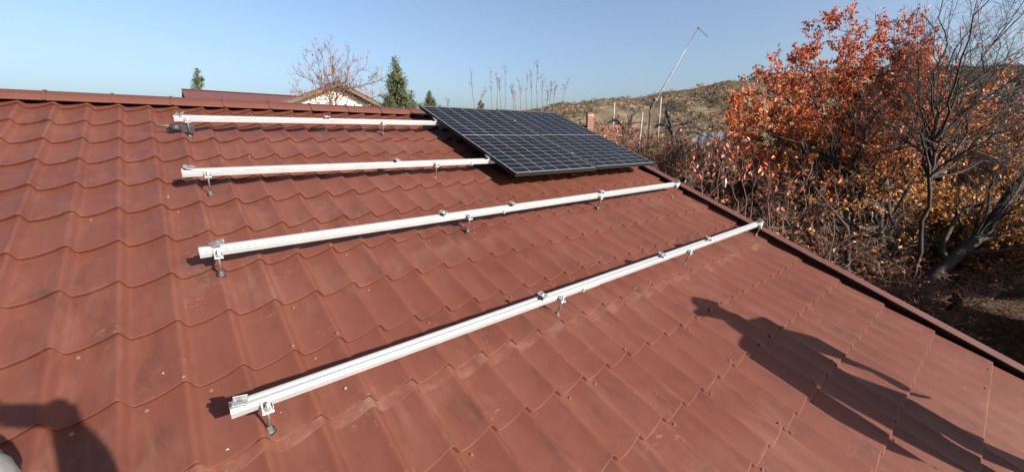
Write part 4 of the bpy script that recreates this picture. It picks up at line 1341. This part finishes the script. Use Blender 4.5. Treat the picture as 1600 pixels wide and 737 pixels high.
# clay roof with a brick chimney
pc = at(921, 201, 27)
o = empty('cottage', (pc.x, pc.y, 0), (0, 0, -HEAD + 0.12)); tag(o, 'cottage with an old clay tile roof and a brick chimney', 'house')
zr = at(921, 199, 27).z
mb = MB(); mb.add([(-0.8, -3.6, 0), (3.1, -3.6, 0), (3.1, 3.6, 0), (-0.8, 3.6, 0), (-0.8, -3.6, zr - 2.05), (3.1, -3.6, zr - 2.05), (3.1, 3.6, zr - 2.05), (-0.8, 3.6, zr - 2.05), (-0.8, 0, zr - .12), (3.1, 0, zr - .12)],
                  [(0, 1, 5, 4), (2, 3, 7, 6), (0, 4, 8, 7, 3), (1, 2, 6, 9, 5)]); mb.build('wall', M['plaster'], o)
for sgn in (-1, 1):
    nm = 13
    for q in range(nm):
        y0, y1 = sgn * 4.0 * q / nm, sgn * (4.0 * (q + 1) / nm + 0.03); z0, z1 = zr - 2.2 * q / nm, zr - 2.2 * (q + 1) / nm
        mb = MB(); xs = np.arange(-1.0, 3.3, 0.12)
        vs = []
        for x in xs:
            hh = 0.02 * math.sin(x * 2 * math.pi / 0.24) + 0.02 * math.sin(x * 1.1)
            vs += [(x, y0, z0 + hh), (x, y1, z1 + hh + 0.04), (x, y1, z1 + hh)]
        mb.add(vs, [f for k in range(len(xs) - 1) for f in ((3 * k, 3 * k + 3, 3 * k + 4, 3 * k + 1), (3 * k + 1, 3 * k + 4, 3 * k + 5, 3 * k + 2))])
        mb.build('tile_course', M['clay'], o)
mb = MB()
mb.tube([(-1.0, 0, zr + 0.03), (3.3, 0, zr + 0.03)], 0.11, 8); mb.build('ridge_tiles', M['clay'], o, True)
ch = MB().box((-0.1, -0.35, zr + 0.15), (0.38, 0.38, 1.3)).build('chimney', M['mortar'], o)
for c_ in range(8):
    for side in range(4):
        for b in range(2):
            z = zr - 0.42 + c_ * 0.152
            e = 0.095 * (1 if b else -1) + (0.022 if c_ % 2 else -0.022)
            cx, cy = -0.1, -0.35
            if side < 2: cc, sz = (cx + e, cy + (0.195 if side else -0.195), z), (0.178, 0.03, 0.13)
            else: cc, sz = (cx + (0.195 if side == 2 else -0.195), cy + e, z), (0.03, 0.178, 0.13)
            MB().box(cc, sz).build('brick', M['brick'], ch)
MB().box((-0.1, -0.35, zr + 0.83), (0.46, 0.46, 0.09)).build('chimney_cap', M['brick'], ch)

# grey tin shed among the bushes
pg = at(1122, 205, 22)
o = empty('shed', (pg.x, pg.y, 0), (0, 0, -HEAD - 0.5)); tag(o, 'small shed with a dull grey tin roof half hidden by twigs', 'shed')
z = pg.z
MB().box((0, 0, (z - 0.7) / 2), (2.4, 2.0, z - 0.7)).build('wall', M['darkwood'], o)
for q in range(7):
    x = -1.4 + q * 0.4
    mb = MB(); mb.add([(x, -1.3, z - 0.85), (x + 0.2, -1.3, z - 0.80), (x + 0.41, -1.3, z - 0.85), (x, 1.3, z - 0.05), (x + 0.2, 1.3, z), (x + 0.41, 1.3, z - 0.05)], [(0, 1, 4, 3), (1, 2, 5, 4)])
    mb.build('roof_sheet', M['tin'], o)

# poles and wires
def pole(name, label, px, y0, y1, d, r, m, arm=False):
    a = at(px, y0, d); b = Vector((a.x, a.y, 0))
    o = empty(name, b); tag(o, label, 'pole')
    mb = MB(); mb.tube([(0, 0, -0.1), (0, 0, a.z)], [r * 1.25, r], 10); mb.build('shaft', m, o, True)
    if arm:
        MB().box((0, 0, a.z - 0.35), (1.2, 0.09, 0.09)).build('cross_arm', M['wood'], o)
        for x in (-0.5, 0.5): MB().tube([(x, 0, a.z - 0.3), (x, 0, a.z - 0.14)], [0.04, 0.03], 8).build('insulator', M['white'], o)
    return a


w1 = pole('utility_pole', 'pale concrete pole standing beyond the dark fruit tree', 960, 160, 215, 38, 0.07, M['concrete'])
w2 = pole('utility_pole', 'tall grey concrete pole below the slanting beam', 1033, 152, 215, 42, 0.075, M['concrete'])
a = at(1004, 176, 16); b = at(999, 222, 16)
o = empty('garden_pole', (b.x, b.y, 0)); tag(o, 'thin white painted garden pole between the two fruit trees', 'pole')
MB().tube([(0, 0, 0), Vector(b) - Vector((b.x, b.y, 0)), Vector(a) - Vector((b.x, b.y, 0))], 0.032, 8).build('shaft', M['concrete'], o, True)


def wire(label, p, q, sag, r=0.018):
    pts = [Vector(p).lerp(Vector(q), k / 20) - Vector((0, 0, sag * 4 * (k / 20) * (1 - k / 20))) for k in range(21)]
    o = MB().tube(pts, r, 5).build('power_line', M['black'])
    tag(o, label, 'power line')


far_r = at(1800, 120, 48); far_l = at(600, 190, 60)
wire('overhead wire running from the grey pole towards the red tree', w2 - Vector((0, 0, 0.9)), far_r, 0.8, 0.028)
wire('overhead wire running from the pale pole past the clay roof', far_l, w1 - Vector((0, 0, 0.5)), 0.6, 0.02)
wire('overhead wire hung between the two concrete poles', w1 - Vector((0, 0, 0.4)), w2 - Vector((0, 0, 0.9)), 0.35, 0.024)

# slanting beam of a draw well
a, b = at(1014, 176, 30), at(1091, 44, 30)
o = empty('well_sweep', a); tag(o, 'long pale slanting beam with a thin rod hanging from its tip', 'well sweep')
mid = a.lerp(b, 0.5) + Vector((0, 0, 0.05))
MB().tube([Vector((0, 0, 0)), mid - a, b - a], [0.060, 0.048, 0.022], 8).build('beam', M['concrete'], o, True)
e = at(1106, 58, 29)
MB().tube([b - a, e - a], 0.017, 6).build('rod', M['bark_dark'], o)
MB().tube([b - a - (b - a).normalized() * 0.08, b - a + (b - a).normalized() * 0.06], 0.045, 8).build('tip_fitting', M['bark_dark'], o)
MB().box(at(1024, 156, 30) - a, (0.36, 0.26, 0.26), Matrix.Rotation(0.5, 3, 'Y')).build('counterweight', M['darkwood'], o, bevel=0.06)
MB().tube([Vector((0.3, 0.1, -a.z)), (0.3, 0.1, 0.5)], 0.055, 8).build('post', M['bark_dark'], o)

# white bottle hung among the twigs
p = at(1133, 285, 8.0)
o = empty('hanging_bottle', p); tag(o, 'small white bottle hanging in the dark twigs behind the verge', 'bottle')
MB().tube([(0, 0, -0.10), (0, 0, -0.095), (0, 0, 0.0), (0, 0, 0.03), (0, 0, 0.06)], [0.02, 0.025, 0.025, 0.010, 0.009], 10).build('body', M['concrete'], o, True)
MB().tube([(0, 0, 0.06), (0, 0, 0.085)], 0.012, 10).build('cap', M['concrete'], o, True)
MB().tube([(0, 0, 0.085), (0.02, 0.01, 0.5)], 0.002, 4).build('string', M['bark_pale'], o)

# leafy trees along the near side of the yard, out of view to the right: they keep the yard in shade
for q, (x, y, h) in enumerate(((9.8, -8.3, 4.9), (12.4, -8.0, 5.2), (15.2, -8.2, 5.5), (18.6, -7.9, 5.7), (22.4, -8.2, 6.0), (14.2, -12.4, 6.6), (18.4, -12.6, 7.0), (23.0, -12.2, 7.2), (21.8, -6.9, 5.2), (17.0, -6.9, 4.6), (26.0, -8.0, 6.2))):
    r = np.random.default_rng(400 + q)
    g = np.array([x, y, -0.1]); fork = np.array([x, y, 1.0]); c = np.array([x, y, h * 0.55])
    P = np.array([limb(fork, c + unit(r.normal(0, 1, 3)) * r.random() ** 0.4 * np.array([2.1, 1.5, h * 0.43]), 7, 0.12, 0.05, r) for k in range(26)]); R = np.tile(np.linspace(0.05, 0.01, 7), (26, 1))
    b1, q1 = spawn(P, R, 9, 0.4, 0.9, r=r, tmin=0.3)
    lp = along(b1, 34, r, 0.05); V, F = leaves(lp, (0.18, 0.30), r, 0.65, 0.4)
    split_tree('walnut_tree', 'leafy tree outside the view, %s along the near side of the yard' % ORD[q], 'tree', [(limb(g, fork, 5, 0.02, 0, r), np.linspace(0.16, 0.12, 5))], M['bark_dark'], [(P, R, 5), (b1, q1, 4)],
               (V, F, autumn(lp, r, 0, h, [YEL, GRN, GRN])), 'trees shading the yard')

# ------------------------------------------------------------------ the two people whose shadows fall on the roof
def skin_body(name, pts, edges, m, parent, sub=2):
    """joints with radii, grown into one continuous surface"""
    me = bpy.data.meshes.new(name)
    keys = list(pts)
    me.from_pydata([pts[k][0] for k in keys], [(keys.index(a), keys.index(b)) for a, b in edges][:] and [(keys.index(a), keys.index(b)) for a, b in edges], [])
    o = link(bpy.data.objects.new(name, me), parent)
    sk = o.modifiers.new('skin', 'SKIN')
    lay = me.skin_vertices[0].data if me.skin_vertices else None
    if lay is None:
        bm = bmesh.new(); bm.from_mesh(me); bm.verts.layers.skin.verify(); bm.to_mesh(me); bm.free(); lay = me.skin_vertices[0].data
    for k, q in enumerate(keys):
        rr = pts[q][1]; lay[k].radius = rr if hasattr(rr, '__len__') else (rr, rr); lay[k].use_root = (k == 0)
    sm = o.modifiers.new('sub', 'SUBSURF'); sm.levels = sub; sm.render_levels = sub
    sk.use_smooth_shade = True
    me.materials.append(m)
    return o


def limb_fingers(P, E, hand, wrist_key, fwd, side, s=1.0, curl=0.35):
    fwd = Vector(fwd).normalized(); side = Vector(side).normalized(); nrm = fwd.cross(side)
    for f, (off, ln) in enumerate(((-0.030, 0.070), (-0.010, 0.080), (0.010, 0.076), (0.030, 0.060))):
        b = Vector(hand) + side * off * s + fwd * 0.035
        P[f'{wrist_key}f{f}a'] = (b, 0.009); P[f'{wrist_key}f{f}b'] = (b + (fwd + nrm * curl).normalized() * ln * 0.55, 0.008); P[f'{wrist_key}f{f}c'] = (b + (fwd + nrm * curl * 1.6).normalized() * ln, 0.0065)
        E += [(wrist_key, f'{wrist_key}f{f}a'), (f'{wrist_key}f{f}a', f'{wrist_key}f{f}b'), (f'{wrist_key}f{f}b', f'{wrist_key}f{f}c')]
    b = Vector(hand) - side * 0.035 - fwd * 0.01
    P[wrist_key + 'ta'] = (b - side * 0.02 + fwd * 0.015, 0.010); P[wrist_key + 'tb'] = (b - side * 0.032 + fwd * 0.05, 0.008)
    E += [(wrist_key, wrist_key + 'ta'), (wrist_key + 'ta', wrist_key + 'tb')]


def head(parent, c, face, m_skin=None, cap=True):
    """head with brow, nose, ears, hair and a peaked cap"""
    face = Vector((face[0], face[1], 0)).normalized(); q = face.to_track_quat('Y', 'Z').to_matrix()
    bm = bmesh.new(); bmesh.ops.create_uvsphere(bm, u_segments=24, v_segments=18, radius=1)
    for v in bm.verts:
        x, y, z = v.co
        z2 = z * 0.118; w = 0.076 * (1 - 0.18 * max(0, -z)); dpt = 0.098 * (1 - 0.08 * max(0, -z))
        X, Y, Z = x * w, y * dpt, z2
        if y > 0.55:
            if abs(x) < 0.16 and -0.35 < z < 0.12: Y += 0.020 * (1 - abs(x) / 0.16) * (1 - abs(z + 0.12) / 0.25 if abs(z + 0.12) < 0.25 else 0)
            if 0.05 < z < 0.25 and 0.2 < abs(x) < 0.5: Y -= 0.007
            if -0.6 < z < -0.48 and abs(x) < 0.3: Y -= 0.004
        v.co = (X, Y, Z)
    for s in (-1, 1):
        r_ = bmesh.ops.create_uvsphere(bm, u_segments=10, v_segments=8, radius=0.03)
        for v in r_['verts']: v.co = (v.co.x * 0.35 + s * 0.078, v.co.y * 0.7 - 0.005, v.co.z)
    me = bpy.data.meshes.new('head'); bm.to_mesh(me); bm.free(); me.materials.append(M['skin'])
    me.polygons.foreach_set('use_smooth', [True] * len(me.polygons))
    o = link(bpy.data.objects.new('head', me), parent); o.location = c; o.rotation_euler = q.to_euler()
    bm = bmesh.new(); bmesh.ops.create_uvsphere(bm, u_segments=20, v_segments=14, radius=1)
    for v in bm.verts: v.co = (v.co.x * 0.085, v.co.y * 0.106, max(v.co.z, -0.05) * 0.125 + 0.012)
    if cap:
        vs = [bm.verts.new((0.075 * math.sin(t), 0.06 + 0.125 * math.cos(t), 0.02 + dz)) for dz in (0, 0.006) for t in np.linspace(-1.4, 1.4, 9)]
        bm.faces.new(vs[:9]); bm.faces.new(vs[:8:-1])
    me = bpy.data.meshes.new('cap' if cap else 'hair'); bm.to_mesh(me); bm.free(); me.materials.append(M['cloth_blue'] if cap else M['hair'])
    h = link(bpy.data.objects.new('cap' if cap else 'hair', me), o)
    return o


def roof_h(u, v):
    j = math.floor(v / TL)
    return float(surf(np.array(u / TW), v / TL - j))


# worker standing on the roof, lower right, outside the frame
FU, FV = 3.88, 6.0
base = RW(FU, FV, 0)
wk = empty('person', base); tag(wk, 'person in cap and work clothes standing on the roof, casting the long shadow', 'person')
sd = Vector((0.94, 0.34, 0)).normalized()               # shoulder line, square to the sun
fd = Vector((-0.30, 0.95, 0)).normalized()


def W(side, fwd, up): return sd * side + fd * fwd + Vector((0, 0, up))


def foot_z(v): return (RW(0, FV + v, 0).z - base.z)


P = {'pelvis': (W(0, 0, 0.90), (0.195, 0.15)), 'waist': (W(0, 0, 1.06), (0.175, 0.14)), 'chest': (W(0, 0.0, 1.25), (0.23, 0.16)), 'neckb': (W(0, 0, 1.42), 0.17), 'neck': (W(0, 0.01, 1.50), 0.13), 'nape': (W(0, 0.02, 1.58), 0.105)}
E = [('pelvis', 'waist'), ('waist', 'chest'), ('chest', 'neckb'), ('neckb', 'neck'), ('neck', 'nape')]
for s, n_ in ((-1, 'l'), (1, 'r')):
    P[n_ + 'sh'] = (W(0.22 * s, 0, 1.375), 0.10); P[n_ + 'el'] = (W(0.315 * s, -0.03, 1.09), 0.068); P[n_ + 'wr'] = (W(0.335 * s, 0.05, 0.86), 0.055); P[n_ + 'ha'] = (W(0.33 * s, 0.08, 0.77), (0.065, 0.035))
    P[n_ + 'hip'] = (W(0.11 * s, 0, 0.82), 0.13); P[n_ + 'kn'] = (W(0.15 * s, 0.03, 0.46), 0.095); P[n_ + 'an'] = (W(0.17 * s, 0.0, 0.09), 0.07)
    E += [('chest', n_ + 'sh'), (n_ + 'sh', n_ + 'el'), (n_ + 'el', n_ + 'wr'), (n_ + 'wr', n_ + 'ha'), ('pelvis', n_ + 'hip'), (n_ + 'hip', n_ + 'kn'), (n_ + 'kn', n_ + 'an')]
    limb_fingers(P, E, P[n_ + 'ha'][0], n_ + 'ha', (0, 0.1, -1), fd, 1.0)
skin_body('body', P, E, M['cloth_blue'], wk)
head(wk, W(0.0, 0.03, 1.615), fd * 0.5 - sd * 0.9)
for s in (-1, 1):
    mb = MB(); c = W(0.18 * s, 0.05, 0.055)
    mb.box(c, (0.10, 0.27, 0.10), Matrix.Rotation(PHI * 0.9, 3, 'X') @ Matrix.Rotation(0.2 * -s, 3, 'Z')); mb.build('shoe', M['cloth_dark'], wk, bevel=0.03)

# photographer: both hands hold the phone at the camera; one knee reaches into the picture's corner
cr = CM @ Vector((1, 0, 0)); cu = CM @ Vector((0, 1, 0)); cf = CM @ Vector((0, 0, -1))
ph = EYE - cf * 0.024
fh = Vector((math.sin(HEAD), math.cos(HEAD), 0)); rh = Vector((math.cos(HEAD), -math.sin(HEAD), 0))
bpos = EYE - fh * 0.42 - rh * 0.06
gz = RW(0, -(bpos.y) / CP, 0).z
pg_ = empty('person', (bpos.x, bpos.y, gz)); tag(pg_, 'person in grey work trousers with one knee at the lower left picture edge', 'person')
O = pg_.location


def K(p): return Vector(p) - O


sh_c = EYE - fh * 0.40 - Vector((0, 0, 0.24))
pel = Vector((bpos.x, bpos.y, gz + 0.92))
knee = EYE + ray(-108, 748) * 0.80
footL = Vector((knee.x - 0.10, knee.y + 0.02, 0)); uvv = -(footL.y) / CP; footL.z = RW(0, uvv + 0.02, 0).z + 0.07
P = {'pelvis': (K(pel), (0.15, 0.11)), 'waist': (K(pel.lerp(sh_c, 0.4)), (0.14, 0.10)), 'chest': (K(pel.lerp(sh_c, 0.75)), (0.16, 0.11)), 'neckb': (K(sh_c + Vector((0, 0, 0.05))), 0.065), 'neck': (K(sh_c + Vector((0, 0, 0.13))), 0.055)}
E = [('pelvis', 'waist'), ('waist', 'chest'), ('chest', 'neckb'), ('neckb', 'neck')]
hr = ph + cr * 0.215 - cu * 0.012; hl = ph - cr * 0.075 - cu * 0.02
er = ph + cr * 0.385 - cu * 0.25 - cf * 0.10; el_ = ph - cr * 0.17 - cu * 0.27 - cf * 0.14
for n_, s, hnd, elb in (('r', 1, hr, er), ('l', -1, hl, el_)):
    P[n_ + 'sh'] = (K(sh_c + rh * 0.18 * s), 0.09); P[n_ + 'el'] = (K(elb), 0.078); P[n_ + 'wr'] = (K(hnd.lerp(elb, 0.32)), 0.056); P[n_ + 'ha'] = (K(hnd.lerp(elb, 0.08)), 0.052)
    E += [('chest', n_ + 'sh'), (n_ + 'sh', n_ + 'el'), (n_ + 'el', n_ + 'wr'), (n_ + 'wr', n_ + 'ha')]
    limb_fingers(P, E, K(hnd - cf * 0.01 - cu * 0.035), n_ + 'ha', cu + cr * (-0.35 * s), cr, 1.15, 0.08)
    for q in [k for k in P if k.startswith(n_ + 'haf')]: P[q] = (P[q][0], P[q][1] * 1.5)
skin_body('body', P, E, M['cloth_dark'], pg_)
hipl = pel - rh * 0.10 - Vector((0, 0, 0.06)); hipr = pel + rh * 0.10 - Vector((0, 0, 0.06))
kr = pel + rh * 0.14 + fh * 0.05 - Vector((0, 0, 0.46)); fr = Vector((kr.x, kr.y - 0.08, 0)); fr.z = RW(0, -fr.y / CP, 0).z + 0.07
P = {'seat': (K(pel - Vector((0, 0, 0.02))), (0.155, 0.12)), 'hl': (K(hipl), 0.10), 'kl': (K(knee), 0.14), 'al': (K(footL), 0.055), 'hr': (K(hipr), 0.10), 'kr': (K(kr), 0.07), 'ar': (K(fr), 0.055)}
tro = skin_body('trousers', P, [('seat', 'hl'), ('hl', 'kl'), ('kl', 'al'), ('seat', 'hr'), ('hr', 'kr'), ('kr', 'ar')], M['cloth_grey'], pg_)
tx = bpy.data.textures.new('folds', 'CLOUDS'); tx.noise_scale = 0.09
tro.modifiers['sub'].levels = tro.modifiers['sub'].render_levels = 4
dm = tro.modifiers.new('folds', 'DISPLACE'); dm.texture = tx; dm.strength = 0.035; dm.texture_coords = 'LOCAL'
head(pg_, K(sh_c + Vector((0, 0, 0.24)) + fh * 0.03), fh, cap=False)
for f in (footL, fr):
    MB().box(K(f) + Vector((0.02, 0.06, -0.03)), (0.10, 0.27, 0.09), Matrix.Rotation(PHI, 3, 'X')).build('shoe', M['cloth_dark'], pg_, bevel=0.03)
# the phone
po = empty('phone', ph); tag(po, 'phone held up in both hands of the person behind the camera', 'phone')
po.rotation_euler = CM.to_euler()
MB().box((0.062, 0.0, 0.0), (0.158, 0.076, 0.008)).build('body', M['black'], po, bevel=0.003)
MB().box((0.062, 0.0, 0.0045), (0.148, 0.068, 0.001)).build('screen', M['frame'], po)
